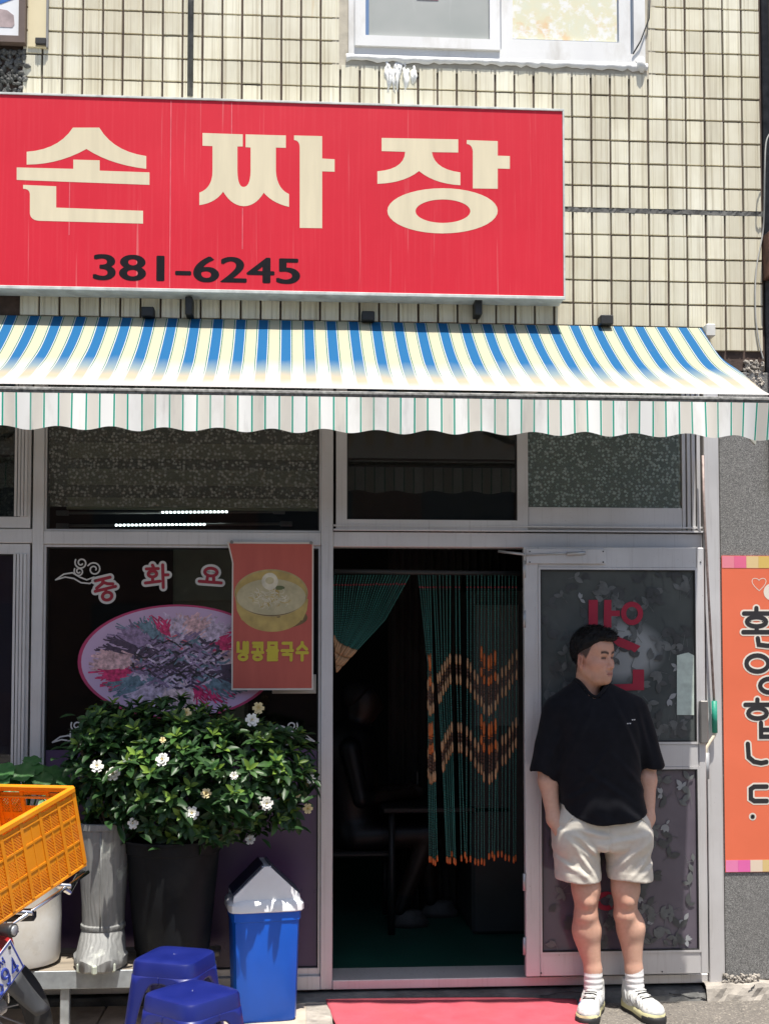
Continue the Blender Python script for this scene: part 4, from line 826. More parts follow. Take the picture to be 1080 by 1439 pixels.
wl([[(.28, 1.), (.28, .95)], [(.02, .87), (.56, .87)], circ(.28, .66, .2, .13), [(.75, 1.), (.75, .5)], [(.78, .75), (.98, .75)], [(.35, .42), (.35, .08), (.8, .08), (.8, .42)], [(.35, .25), (.8, .25)]], 1046, 1040, 66, 56, .021)
wl([[(.03, 1.), (.05, .35), (.2, .12), (.4, .05), (.55, .1)], [(.85, 1.2), (.85, -.3)]], 1049, 1074, 50, 28, .021)
wl([[(.5, .95), (.15, .95), (.05, .8), (.05, .2), (.15, .05), (.5, .05)], [(.85, 1.2), (.85, -.3)], [(.85, .5), (1.1, .5)]], 1052, 1127, 50, 22, .021)
wl([circ(.5, .5, .12, .12)], 1052, 1153, 10, 10, .012)
ht = [(0, -.55)] + [(.5 * 1.1 * math.sin(a) ** 3, .42 * (1.3 * math.cos(a) - .5 * math.cos(2 * a) - .2 * math.cos(3 * a)) * .85) for a in [math.pi * (1 - 2 * k / 24) * -1 for k in range(1, 24)]] + [(0, -.55)]
c = P(1066, 820, YW); strokes(MB(), [ht], .0028, YW - .0006, (c.x, c.z), .062, .062).build('heart_outline', M['wprint'], wb_)
c = P(1084, 832, YW); MB().add([(c.x + .04 * math.cos(2 * math.pi * i / 24), YW - .0008, c.z + .04 * math.sin(2 * math.pi * i / 24)) for i in range(24)], [list(range(24))]).build('dot', M['wprint'], wb_)
# ------------------------------------------------------------------ bench with pots
BY = -.30; BZt = .285
bn = thing('low_bench', 'low weathered plank bench with steel rail carrying the flower pots', 'bench', (X(130, 1350, BY), BY, .02))
bx0, bx1 = X(-150, 1350, BY), X(305, 1350, BY)
M['oldwood'] = pm('weathered_wood', (.26, .22, .17), .85, var=.35, scale=10, bump=.6, bscale=30, sz=(.25, 3, 1), dirt=(.1, .085, .07), damt=.7)
for k in range(3): MB().box(bx0, bx1 - .02 * (k == 1), -.055 - .125 * k - .121, -.055 - .125 * k, BZt - .022, BZt - rnd.uniform(0, .003), .004).build('plank', M['oldwood'], bn)
M['galv'] = pm('galvanised_rail', (.33, .36, .38), .5, metal=.3, var=.25, scale=14, dirt=(.2, .17, .13), damt=.4)
MB().box(bx0, bx1, -.434, -.428, BZt - .078, BZt - .004, .002).build('front_rail', M['galv'], bn)
for px in (-100, 92, 280):
    for yy in (-.40, -.08): MB().box(X(px, 1380, yy) - .018, X(px, 1380, yy) + .018, yy - .018, yy + .018, .02, BZt - .0225, .003).build('leg', M['galv'], bn)
M['soil'] = pm('soil', (.035, .025, .018), 1., var=.5, scale=40, bump=1.)
# ------------------------------------------------------------------ shrubs
def leaf_geo(L=1., W=.42, fold=.10, curl=.18):
    vs = [(0, 0, 0)]; fs = []
    for t, w_ in ((.25, .75), (.55, 1.), (.82, .6)):
        z = -curl * t * t; vs += [(-W / 2 * w_, t * L, z + fold * w_), (0, t * L, z), (W / 2 * w_, t * L, z + fold * w_)]
    vs.append((0, L, -curl)); fs = [(0, 2, 1), (0, 3, 2), (1, 2, 5, 4), (2, 3, 6, 5), (4, 5, 8, 7), (5, 6, 9, 8), (7, 8, 10), (8, 9, 10)]
    return vs, fs
def leafmat(name, c1, c2, tr=.25):
    t = NT(name); oi = t.n('ObjectInfo'); v = t.coord(world=True); n = t.noise(v, 22, 3); c = t.ramp(n, [(.3, c1), (.7, c2)])
    q = t.n('HueSaturation'); t.l(t.math('MULTIPLY_ADD', oi.outputs['Random'], .5, .75), q.inputs['Value']); t.l(c, q.inputs['Color']); t.set(q.outputs[0], .42, spec=.4)
    trn = t.n('BsdfTranslucent'); t.l(q.outputs[0], trn.inputs[0]); mx = t.n('MixShader'); mx.inputs[0].default_value = tr; t.l(t.b.outputs[0], mx.inputs[1]); t.l(trn.outputs[0], mx.inputs[2]); t.l(mx.outputs[0], t.out.inputs[0]); return t.m
LM = [leafmat('leaf_dark', (.022, .062, .018), (.036, .095, .027)), leafmat('leaf_mid', (.045, .115, .025), (.065, .155, .036)), leafmat('leaf_young', (.15, .26, .035), (.21, .33, .055), .35)]
LV, LF = leaf_geo()
LME = []
for m in LM:
    q = MB().add(LV, LF); LME.append(q.mesh('leaf', m, True))
def rosette(c, axis, r, n, L):
    """leaves of one shoot tip: matrices"""
    out = []; axis = axis.normalized(); z = axis.orthogonal().normalized(); y = axis.cross(z)
    for k in range(n):
        a = 2.4 * k + r.uniform(-.3, .3); el = .9 - .8 * k / n + r.uniform(-.15, .15)      # inner leaves stand up, outer lie flat
        d = (z * math.cos(a) + y * math.sin(a)) * math.cos(el) + axis * math.sin(el); up_ = axis - d * axis.dot(d); up_ = up_.normalized() if up_.length > .05 else z
        xx = d.cross(up_); l = L * (.55 + .5 * k / n) * r.uniform(.85, 1.15)
        m = Matrix((xx, d, up_)).transposed().to_4x4(); out.append((Matrix.Translation(c - axis * .012 * k / n * 2) @ m @ Matrix.Diagonal((l, l, l, 1)), k, n))
    return out
def flower_mesh(name, cw, cy, seed):
    r = random.Random(seed); q = MB()
    for ring, (n, el, L) in enumerate(((6, .15, 1.), (6, .55, .8), (5, 1.0, .55))):
        for k in range(n):
            a = 2 * math.pi * (k + .5 * ring) / n + r.uniform(-.12, .12); d = Vector((math.cos(a) * math.cos(el), math.sin(a) * math.cos(el), math.sin(el))); s = Vector((-math.sin(a), math.cos(a), 0)); up_ = d.cross(s) * -1
            p_ = [Vector((0, 0, 0)), d * L * .5 + s * .36 * L, d * L * .5 - s * .36 * L, d * L + s * .27 * L - up_ * .05, d * L - s * .27 * L - up_ * .05, d * L * .55 - up_ * .06]
            q.add(p_, [(0, 2, 5), (0, 5, 1), (1, 5, 3), (2, 4, 5), (5, 4, 3)])
    for k in range(5): q.add([Vector((r.uniform(-.05, .05), r.uniform(-.05, .05), .3)) + Vector(v) * .09 for v in ((1, 0, 0), (0, 1, 0), (-1, 0, 0), (0, -1, 0), (0, 0, 1.5))], [(0, 1, 4), (1, 2, 4), (2, 3, 4), (3, 0, 4)], 1)
    return q.mesh(name, [cw, cy], True)
M['petal'] = pm('white_petal', (.80, .79, .73), .6, var=.05); M['petalc'] = pm('cream_petal', (.72, .60, .33), .6, var=.1); M['pistil'] = pm('yellow_pistil', (.7, .52, .12), .6)
FLM = [flower_mesh('flower', M['petal'], M['pistil'], 1), flower_mesh('flower', M['petal'], M['pistil'], 2), flower_mesh('flower', M['petalc'], M['pistil'], 3)]
def shrub(par, lobes, nros, seed, L, base, flowers, nparts=300, stems=7):
    r = random.Random(seed); ros = []; pl_ = root_loc(par)
    tot = sum(a[3] * a[4] for a in lobes); it = 0
    while len(ros) < nros and it < nros * 30:
        it += 1; lb = r.choices(lobes, [a[3] * a[4] for a in lobes])[0]; cx, cy, cz, rx, rz, ry = lb
        d = Vector((r.gauss(0, 1), r.gauss(0, 1) - .35, r.gauss(0, 1) + .15)).normalized(); s = r.choice((1., 1., .97, .92, .8, .62)) * r.uniform(.9, 1.07) + .05 * math.sin(d.x * 9 + d.z * 7)
        c = Vector((cx + d.x * rx * s, cy + d.y * ry * s, cz + d.z * rz * s))
        if c.y > -.06: continue
        if any(((c.x - o[0]) / o[3]) ** 2 + ((c.z - o[2]) / o[4]) ** 2 + ((c.y - o[1]) / o[5]) ** 2 < .45 for o in lobes if o is not lb): continue
        if any((c - q[0]).length < L * .55 for q in ros): continue
        ax = (Vector((d.x / rx, d.y / ry, d.z / rz)).normalized() + Vector((0, -.2, .65)) + Vector((r.uniform(-.3, .3), r.uniform(-.3, .3), r.uniform(-.2, .3)))); ros.append((c, ax, s))
    lv = []
    for c, ax, s in ros:
        young = r.random() < (.5 if s > .85 else .1); n = r.choice((7, 8, 9, 10))
        for m, k, n_ in rosette(c, ax, r, n, L): lv.append((c.y - .15 * c.z, m, (2 if k < 3 else 1) if young and k < 5 else (0 if r.random() < .75 else 1)))
        for e in range(3):
            off = Vector((r.uniform(-1, 1), r.uniform(-1, 1), r.uniform(-1, .3))) * .05; dd = Vector((r.uniform(-1, 1), r.uniform(-1, .6), r.uniform(-.6, .5))).normalized(); up_ = Vector((0, -.2, 1)); up_ = (up_ - dd * up_.dot(dd)).normalized(); xx = dd.cross(up_)
            lv.append((c.y + .1, Matrix.Translation(c + off) @ Matrix((xx, dd, up_)).transposed().to_4x4() @ Matrix.Scale(L * r.uniform(.8, 1.1), 4), 0))
    lv.sort(key=lambda q: q[0]); sets = [MB(), MB(), MB()]; ip = Matrix.Translation(-pl_)
    for k, (yy, m, mi) in enumerate(lv):
        if k < nparts:
            o = bpy.data.objects.new('leaf', LME[mi]); col.objects.link(o); o.parent = par; o.matrix_local = ip @ m
        else: sets[mi].add([m @ Vector(v) for v in LV], LF)
    q = MB()
    for i, s_ in enumerate(sets): q.add(s_.v, s_.f, i)
    tag(q.build('foliage', LM, par, smooth=True), kind='stuff')
    for k in range(stems):
        e = r.choice(ros)[0]; b0 = Vector(base) + Vector((r.uniform(-.04, .04), r.uniform(-.04, .04), 0)); MB().tube(smooth([b0, b0.lerp(e, .5) + Vector((0, 0, .04)), e], 4), [.007] * 8 + [.003], 6).build('stem', pm('bark', (.10, .075, .05), .9) if 'bark' not in MATS else MATS['bark'], par, smooth=True)
    for px, py, ty, sz in flowers:
        best = None
        for cx, cy, cz, rx, rz, ry in lobes:    # where the line of sight first meets the shrub
            d = ray(px, py); S = Vector((1 / rx, 1 / ry, 1 / rz)); o_ = Vector([(CAM[i] - (cx, cy, cz)[i]) * S[i] for i in range(3)]); dd = Vector([d[i] * S[i] for i in range(3)])
            A, B, C_ = dd.dot(dd), 2 * o_.dot(dd), o_.dot(o_) - 1.04; D = B * B - 4 * A * C_; t = (-B - math.sqrt(D)) / (2 * A) if D > 0 else -B / (2 * A); p_ = CAM + d * t
            if best is None or p_.y < best.y: best = p_
        f = bpy.data.objects.new('flower', FLM[ty]); col.objects.link(f); f.parent = par; f.location = best - pl_ + Vector((0, -.012, 0)); dirv = Vector((r.uniform(-.35, .35), -1, r.uniform(.05, .6))); f.rotation_euler = dirv.to_track_quat('Z', 'Y').to_euler(); f.scale = (sz * .86,) * 3
# big gardenia in a black pot
gp = thing('potted_gardenia', 'large gardenia bush with white blooms in a black plastic pot', 'potted plant', (X(240, 1200, BY), BY, BZt))
pc = X(242, 1250, BY); k = 1 / 325
M['blackpot'] = pm('black_pot', (.007, .008, .010), .6, spec=.2, var=.35, scale=8, dirt=(.03, .03, .028), damt=.5, dscale=5, bump=.1)
zr = Z(1177, 242, BY)
MB().lathe([(.001, BZt + .003), (.146, BZt + .003), (.150, BZt + .012), (.152, BZt + .045), (.158, BZt + .05), (.198, zr - .06), (.205, zr - .055), (.21, zr - .012), (.222, zr - .01), (.222, zr), (.205, zr), (.2, zr - .05), (.001, zr - .05)], 48, pc, BY + .02).build('pot', M['blackpot'], gp, auto=35)
MB().lathe([(.199, zr - .045), (.001, zr - .03)], 24, pc, BY + .02).build('soil', M['soil'], gp)
lobes = [(X(285, 1080, -.34), -.36, Z(1088, 285, -.34), .43, .265, .22), (X(230, 1060, -.3), -.30, Z(1062, 230, -.3), .34, .235, .2), (X(385, 1075, -.28), -.28, Z(1085, 385, -.28), .165, .24, .17), (X(245, 1130, -.36), -.37, Z(1125, 250, -.36), .27, .15, .17)]
shrub(gp, lobes, 330, 5, .074, (pc, BY, zr - .03), [(262, 1002, 2, .026), (354, 1012, 0, .034), (363, 995, 2, .03), (229, 1068, 1, .034), (290, 1115, 2, .026), (270, 1143, 0, .034), (374, 1129, 1, .034), (436, 1095, 0, .026), (432, 1136, 2, .026), (188, 1157, 1, .028), (352, 1180, 1, .026), (329, 1090, 0, .02), (418, 1117, 2, .015), (229, 1040, 2, .015)])
# boot planter
bt = thing('boot_planter', 'pale grey rubber boot shaped planter with a leafy gardenia', 'potted plant', (X(148, 1300, BY), BY, BZt))
bxc = X(147, 1240, BY)
t = NT('worn_boot'); v = t.coord(world=True); n = t.noise(v, 7, 6, .6); vv = t.coord(world=True, scale=(1, 1, .3)); w1 = t.n('TexWave'); w1.bands_direction = 'X'; w1.inputs['Scale'].default_value = 16; w1.inputs['Distortion'].default_value = 9; w1.inputs['Detail'].default_value = 3; t.l(vv, w1.inputs['Vector'])
c = t.ramp(n, [(.3, (.16, .165, .162)), (.7, (.25, .252, .245))]); c = t.mix(t.ramp(t.noise(v, 11, 6), [(.58, (0, 0, 0)), (.66, (.8,) * 3)]), c, (.42, .44, .40)); t.set(c, .6); t.bump(w1.outputs['Fac'], .28, .006); M['boot'] = t.m
secs = [(BZt + .003, .098, .14, -.06), (BZt + .012, .104, .15, -.06), (BZt + .045, .106, .15, -.06), (BZt + .055, .100, .14, -.052), (BZt + .10, .096, .115, -.03), (BZt + .145, .088, .094, -.005), (BZt + .15, .093, .098, -.004), (BZt + .165, .093, .097, -.003), (BZt + .17, .088, .092, 0), (BZt + .25, .090, .094, 0), (BZt + .38, .100, .104, 0), (BZt + .52, .111, .113, 0), (BZt + .565, .115, .116, 0), (BZt + .567, .121, .122, 0), (BZt + .592, .122, .123, 0), (BZt + .594, .112, .112, 0), (BZt + .54, .106, .106, 0), (BZt + .54, .001, .001, 0)]
rows = []
for z, rx, ry, cy in secs:
    row = []
    for i in range(56):
        a = 2 * math.pi * i / 56; lob = 1 + .05 * (z < BZt + .05) * math.cos(6 * a); row.append((bxc + rx * lob * math.cos(a), BY - .02 + cy + ry * lob * math.sin(a) + (.0 if a < math.pi else -.0), z + .010 * (BZt + .04 < z < BZt + .06) * math.cos(6 * a)))
    rows.append(row)
MB().grid(rows, closed=True).build('boot', M['boot'], bt, auto=45)
q = MB()
for k in range(5): q.box(bxc - .08 + .034 * k, bxc - .08 + .034 * k + .022, BY - .234 + .02 * abs(k - 2), BY - .18, BZt + .002, BZt + .04, .006)
q.build('sole_tread', pm('pale_sole', (.46, .50, .42), .6, var=.2), bt)
MB().tube([(bxc + .004, BY - .02 - .116, BZt + .56), (bxc + .006, BY - .02 - .107, BZt + .38), (bxc + .004, BY - .02 - .096, BZt + .24), (bxc + .004, BY - .125, BZt + .17)], .004, 6).build('seam', M['boot'], bt, smooth=True)
MB().lathe([(.107, BZt + .548), (.001, BZt + .56)], 24, bxc, BY - .02).build('soil', M['soil'], bt)
lobes2 = [(X(150, 1075, -.32), -.31, Z(1068, 150, -.32), .17, .24, .17), (X(128, 1040, -.28), -.27, Z(1052, 128, -.28), .10, .13, .12)]
shrub(bt, lobes2, 75, 8, .066, (bxc, BY - .02, BZt + .55), [(137, 1077, 0, .032), (160, 1088, 1, .036)], nparts=140, stems=5)
# white pot with geranium
wp = thing('geranium_pot', 'white glazed pot with crinkled green leaves beside the boot planter', 'potted plant', (X(30, 1340, BY), BY, BZt))
wx_ = X(30, 1340, BY); z0 = BZt
MB().lathe([(.001, z0 + .002), (.13, z0 + .002), (.155, z0 + .012), (.163, z0 + .04), (.165, z0 + .2), (.16, z0 + .45), (.168, z0 + .47), (.172, z0 + .56), (.16, z0 + .565), (.15, z0 + .50), (.001, z0 + .5)], 48, wx_, BY - .01).build('pot', pm('white_glaze', (.72, .71, .67), .3, var=.08, dirt=(.5, .42, .28), damt=.5, dscale=4), wp, auto=40)
MB().lathe([(.151, z0 + .515), (.001, z0 + .53)], 24, wx_, BY - .01).build('soil', M['soil'], wp)
M['gleaf'] = leafmat('geranium_leaf', (.04, .13, .035), (.065, .18, .05)); r = random.Random(31)
q = MB(); n = 18; vs = [(0, 0, 0)] + [(math.cos(2 * math.pi * i / n) * (.55), math.sin(2 * math.pi * i / n) * .55, .10) for i in range(n)] + [(math.cos(2 * math.pi * i / n) * (1 + .07 * (i % 2)), math.sin(2 * math.pi * i / n) * (1 + .07 * (i % 2)), .10 + .12 * math.sin(i * 2.1)) for i in range(n)]
q.add(vs, [(0, i + 1, (i + 1) % n + 1) for i in range(n)] + [(i + 1, i + 1 + n, (i + 1) % n + 1 + n, (i + 1) % n + 1) for i in range(n)]); gme = q.mesh('leaf', M['gleaf'], True)
lw = root_loc(wp)
for k in range(70):
    a = r.uniform(0, 6.28); rr = r.random() ** .5 * .24; c = Vector((wx_ + rr * 1.1 * math.cos(a), BY + rr * .7 * math.sin(a), Z(1118, 40, BY) + .13 * (1 - (rr / .25) ** 2) + r.uniform(-.05, .02)))
    d = Vector((math.cos(a) * rr * 3, math.sin(a) * rr * 3 - .5, 1)); o = inst(gme, 'leaf', wp, c - lw, d.to_track_quat('Z', 'Y').to_euler(), (r.uniform(.032, .05),) * 3)
    if k % 6 == 0: MB().tube([(wx_, BY, z0 + .52), c], .004, 5).build('stem', M['gleaf'], wp, smooth=True)
# ------------------------------------------------------------------ bin
bi = thing('litter_bin', 'blue plastic bin with white gabled swing lid', 'bin', PZ(370, 1425, .03) + Vector((0, -.02, 0)), (0, 0, R(9)))
bi.scale = (.95, .95, .96); M['bluebin'] = pm('blue_plastic', (.002, .10, .58), .42, var=.08, scale=6, bump=.05, dirt=(.02, .10, .42), damt=.4); M['binlid'] = pm('white_plastic_lid', (.84, .86, .88), .4, var=.05, dirt=(.4, .4, .4), damt=.3)
s_ = MB().lathe([(.001, .002), (.132, .002), (.138, .012), (.151, .44), (.157, .445), (.157, .50), (.15, .50)], 40, sx=1., sy=.82, sq=9); s_.build('body', M['bluebin'], bi, world=False, auto=40)
q = MB().lathe([(.166, .484), (.170, .488), (.170, .515), (.160, .528), (.150, .535), (.001, .536)], 40, sx=1, sy=.82, sq=8); lid = q.build('lid', M['binlid'], bi, world=False, auto=35)
q = MB(); q.prism([(-.15, .53), (.15, .53), (.147, .555), (.012, .682), (-.012, .682), (-.147, .555)], -.118, -.098); q.prism([(-.15, .53), (.15, .53), (.147, .555), (.012, .682), (-.012, .682), (-.147, .555)], .098, .118); q.box(-.02, .02, -.098, .098, .667, .681)
q.build('gable', M['binlid'], lid, world=False)
M['flap'] = pm('dark_flap', (.012, .018, .04), .35)
for s in (-1, 1): q = MB(); q.add([(s * .145, -.097, .557), (s * .014, -.097, .6805), (s * .014, .097, .6805), (s * .145, .097, .557), (s * .152, -.097, .563), (s * .016, -.097, .693), (s * .016, .097, .693), (s * .152, .097, .563)], [(0, 1, 2, 3), (4, 7, 6, 5), (0, 4, 5, 1), (1, 5, 6, 2), (2, 6, 7, 3), (3, 7, 4, 0)]); q.build('flap', M['flap'], lid, world=False)
# ------------------------------------------------------------------ stools
M['stool'] = pm('blue_stool_plastic', (.007, .014, .14), .38, var=.1, scale=10, bump=.08, bscale=250)
def stool(loc, rz, label):
    t = thing('plastic_stool', label, 'stool', loc, (0, 0, rz), 'blue stacking stools'); t.scale = (.93, .93, .93); H = .45
    sq = 6
    MB().lathe([(.001, H - .004), (.006, H - .004), (.009, H), (.09, H + .001), (.121, H - .001), (.131, H - .006), (.135, H - .014), (.139, H - .060), (.135, H - .062), (.131, H - .02), (.001, H - .02)], 64, sq=sq).build('seat', M['stool'], t, world=False, auto=30)
    n = 96; zt_ = H - .0605
    def rad(z): f = (zt_ - z) / zt_; return .1355 + .045 * f
    def pos(a, z, off=0.):
        c, s = math.cos(a), math.sin(a); q = (abs(c) ** sq + abs(s) ** sq) ** (-1 / sq); return (c * q * (rad(z) + off), s * q * (rad(z) + off), z)
    def zbot(a):
        # arches centred on the four sides
        b = (a + math.pi / 4) % (math.pi / 2) - math.pi / 4; u = abs(math.tan(b)) / .68
        return 0. if u >= 1 else (.0 + .367 * (1 - u ** 3.4) ** .5)
    for k in range(4):
        ac = math.pi / 4 + k * math.pi / 2; q = MB(); rows = []; m = 40
        AA = [ac - math.pi / 4 + (math.pi / 2) * i / m for i in range(m + 1)]
        for j in range(13): rows.append([pos(a, zt_ + (zbot(a) - zt_) * j / 12) for a in AA])
        q.grid(rows); o = q.build('leg', M['stool'], t, world=False, auto=50); sd = o.modifiers.new('s', 'SOLIDIFY'); sd.thickness = .006; sd.offset = -1
        for half in ([a for a in AA if a <= ac], [a for a in AA if a >= ac]):
            pts = [pos(a, max(zbot(a), .001), .001) for a in half if zbot(a) > .002]
            if len(pts) > 2: MB().tube(pts, .0045, 6).build('rim', M['stool'], o, world=False, smooth=True)
    return t
s1 = P(243, 1337, -.92); stool((s1.x, -.86, .03), R(-20), 'blue plastic stool standing between the pots and another stool')
s2 = P(268, 1389, -1.42); stool((s2.x, -1.36, .03), R(-42), 'blue plastic stool turned corner forward before the other stool')
# ------------------------------------------------------------------ motorbike with crate, leaning on its stand
BL = Vector((-1.0809, -1.0954, .7345)); BR = Euler((-.0254, -.2445, 1.117)); BMt = BR.to_matrix()
t = NT('orange_crate'); v = t.coord(world=True); n = t.noise(v, 9, 6); c = t.ramp(n, [(.3, (.68, .225, .004)), (.7, (.78, .275, .006))]); c = t.mix(t.ramp(t.noise(v, 5, 7, .65), [(.58, (0, 0, 0)), (.75, (.3,) * 3)]), c, (.72, .42, .18)); t.set(c, .4); M['crate'] = t.m
cr_ = thing('plastic_crate', 'orange plastic crate strapped on the motorbike rack', 'crate', BL, BR)
CW, CD, CH = .52, .36, .31
def wall(L, name, mtx, cols, handle):
    """one wall in its own x (length), z (height); face at y=0 looking out along -y"""
    th = .012; q = MB(); hw = L / 2
    rr = [.006, .105, .20, .285]; cs = [-hw + (L) * i / cols for i in range(cols + 1)]
    q.box(-hw, hw, -.010, .012, CH - .022, CH, .004); q.box(-hw, hw, -.005, .010, CH - .05, CH - .042, .002); q.box(-hw, hw, -.004, th, 0, .012, .002)
    for z in rr[1:3]: q.box(-hw, hw, -.004, .004, z - .004, z + .004)
    for x in cs:
        w_ = .008 if abs(x) < hw - .001 else .02; q.box(max(x - w_, -hw), min(x + w_, hw), -.0055, .0045, .0125, CH - .023)
    for i in range(cols): xm = (cs[i] + cs[i + 1]) / 2; q.box(xm - .004, xm + .004, -.0035, .0035, .0125, CH - .0505) if not (handle and i == cols // 2) else None
    o = MB(); o.v, o.f, o.mi = q.v, q.f, q.mi; solid = MB(); lat = MB()
    for i in range(cols):
        for j in range(3):
            x0, x1, z0, z1 = cs[i] + .008, cs[i + 1] - .008, rr[j] + .004, rr[j + 1] - .004
            if handle and j == 2 and i == cols // 2: continue
            if (not handle) and i == cols // 2 and j > 0: solid.box(x0, x1, -.002, .002, z0, z1); continue
            # two crossing families of thin bars leave rows of small openings; upper half solid
            zs = z0 + (z1 - z0) * .78; solid.box(x0, x1, -.0015, .0015, zs, z1)
            s = .0125; k0 = int((x0 - (zs - z0)) / s) - 1
            for sg_ in (1, -1):
                k = -60
                while k < 60:
                    c0 = k * s; k += 1; pts = []
                    # clip the diagonal x = c0 + sg*(z - z0)
                    za, zb2 = z0, zs; xa = c0 + sg_ * (za - z0); xb = c0 + sg_ * (zb2 - z0)
                    lo, hi = min(xa, xb), max(xa, xb)
                    if hi <= x0 or lo >= x1: continue
                    t0, t1 = 0., 1.
                    if sg_ > 0: t0 = max(0, (x0 - xa) / (xb - xa)); t1 = min(1, (x1 - xa) / (xb - xa))
                    else: t0 = max(0, (x1 - xa) / (xb - xa)); t1 = min(1, (x0 - xa) / (xb - xa))
                    if t1 - t0 < .05: continue
                    A = Vector((xa + (xb - xa) * t0, 0, za + (zb2 - za) * t0)); B = Vector((xa + (xb - xa) * t1, 0, za + (zb2 - za) * t1)); nn = Vector((-(B - A).z, 0, (B - A).x)).normalized() * .0021; yy = .0008 * sg_
                    lat.add([A + nn + Vector((0, yy - .0014, 0)), B + nn + Vector((0, yy - .0014, 0)), B - nn + Vector((0, yy - .0014, 0)), A - nn + Vector((0, yy - .0014, 0)), A + nn + Vector((0, yy + .0014, 0)), B + nn + Vector((0, yy + .0014, 0)), B - nn + Vector((0, yy + .0014, 0)), A - nn + Vector((0, yy + .0014, 0))], [(0, 1, 2, 3), (7, 6, 5, 4), (0, 4, 5, 1), (2, 6, 7, 3)])
    if handle:   # hand hole in the short wall
        x0, x1 = cs[cols // 2] + .008, cs[cols // 2 + 1] - .008; solid.box(x0, x1, -.002, .002, rr[2] + .004, rr[2] + .03); solid.box(x0, x1, -.002, .002, rr[3] - .012, rr[3] + .01)
    o.add(solid.v, solid.f); o.v = [mtx @ Vector(v_) for v_ in o.v]; lat.v = [mtx @ Vector(v_) for v_ in lat.v]
    w_ = o.build(name, M['crate'], cr_, world=False); tag(lat.build('lattice', M['crate'], w_, world=False), kind='stuff')
def RZ(a, x, y): return Matrix.Translation((x, y, 0)) @ Matrix.Rotation(a, 4, 'Z')
wall(CW, 'long_wall', RZ(0, 0, -CD / 2), 5, False); wall(CW, 'long_wall', RZ(math.pi, 0, CD / 2), 5, False); wall(CD, 'short_wall', RZ(math.pi / 2, CW / 2, 0), 3, True); wall(CD, 'short_wall', RZ(-math.pi / 2, -CW / 2, 0), 3, True)
MB().box(-CW / 2 + .012, CW / 2 - .012, -CD / 2 + .012, CD / 2 - .012, .002, .008).build('floor_panel', M['crate'], cr_, world=False)
RH = BL.z / math.cos(.2445); bo = BL - BMt @ Vector((0, 0, RH))
mk = thing('motorbike', 'parked delivery motorbike with red tail and number plate under the crate', 'motorbike', bo, BR)
BI = BMt.transposed()
def bl_px(px, py, yl):
    """the bike's own coordinates of a pixel on the plane y = yl of the bike"""
    d = BI @ ray(px, py); o_ = BI @ (CAM - bo); t = (yl - o_.y) / d.y; return o_ + d * t
def bb(name, q, mat, par=None, **k): return q.build(name, mat, par or mk, world=False, **k)
M['rubber'] = pm('tyre_rubber', (.018, .018, .018), .8, bump=.4); M['redp'] = pm('red_paint', (.30, .012, .014), .25, var=.05); M['blackpl'] = pm('black_plastic', (.022, .023, .025), .5, var=.3, scale=20); M['mud'] = pm('mud_flap', (.05, .053, .057), .55, var=.3, scale=15, sz=(1, 1, .3))
for yw in (.16, 1.38):
    r0 = .27; q = MB(); ring = []
    for i in range(41):
        a = 2 * math.pi * i / 40; ring.append([(.052 * math.cos(b), yw + (r0 - .045 + .045 * math.sin(b)) * math.cos(a), r0 + (r0 - .045 + .045 * math.sin(b)) * math.sin(a)) for b in [2 * math.pi * j / 12 for j in range(12)]])
    q.grid(ring, closed=True); wh = bb('wheel', q, M['rubber'], smooth=True)
    q = MB(); q.tube([(0.035 * s, yw + (r0 - .075) * math.cos(2 * math.pi * i / 32), r0 + (r0 - .075) * math.sin(2 * math.pi * i / 32)) for s in (0,) for i in range(33)], .018, 8); q.tube([(-.06, yw, r0), (.06, yw, r0)], .035, 12); bb('rim', q, M['steel'], wh, smooth=True)
    for k in range(12): a = 2 * math.pi * k / 12; bb('spoke', MB().tube([(0, yw + .03 * math.cos(a), r0 + .03 * math.sin(a)), (0, yw + (r0 - .08) * math.cos(a + .2), r0 + (r0 - .08) * math.sin(a + .2))], .003, 5), M['steel'], wh)
bb('frame', MB().tube(smooth([(0, -.12, .68), (0, .35, .62), (0, .6, .45), (0, .95, .42), (0, 1.12, .85)], 5), .024, 8).tube([(-.05, .16, .27), (-.05, .62, .36)], .016, 8).tube([(.05, .16, .27), (.05, .62, .36)], .016, 8), M['blackpl'], smooth=True)
for s in (-1, 1):
    bb('shock_absorber', MB().tube([(s * .085, .16, .27), (s * .085, .10, .62)], .02, 10), M['chrome'], smooth=True); bb('fork', MB().tube([(s * .07, 1.38, .27), (s * .07, 1.14, .9)], .018, 8), M['chrome'], smooth=True)
bb('engine', MB().box(-.12, .12, .52, .86, .22, .44, .04), M['steel'])
bb('seat', MB().box(-.13, .13, .18, .74, .70, .78, .03), M['blackpl']); bb('leg_shield', MB().box(-.22, .22, .98, 1.04, .35, .85, .02), M['redp']); bb('front_fender', MB().box(-.06, .06, 1.2, 1.6, .54, .57, .01), M['redp'])
bb('handlebar', MB().tube(smooth([(-.34, 1.0, 1.0), (-.12, 1.1, .98), (.12, 1.1, .98), (.34, 1.0, 1.0)], 5), .012, 8), M['chrome'], smooth=True); bb('headlamp', MB().lathe([(.001, 0), (.07, .0), (.08, .05), (.06, .1), (.001, .12)], 20, 0, 1.16), M['chrome']).location = (0, 0, .9)
bb('side_stand', MB().tube([(-.1, .62, .3), (-.28, .66, .07)], .010, 8), M['blackpl'], smooth=True)
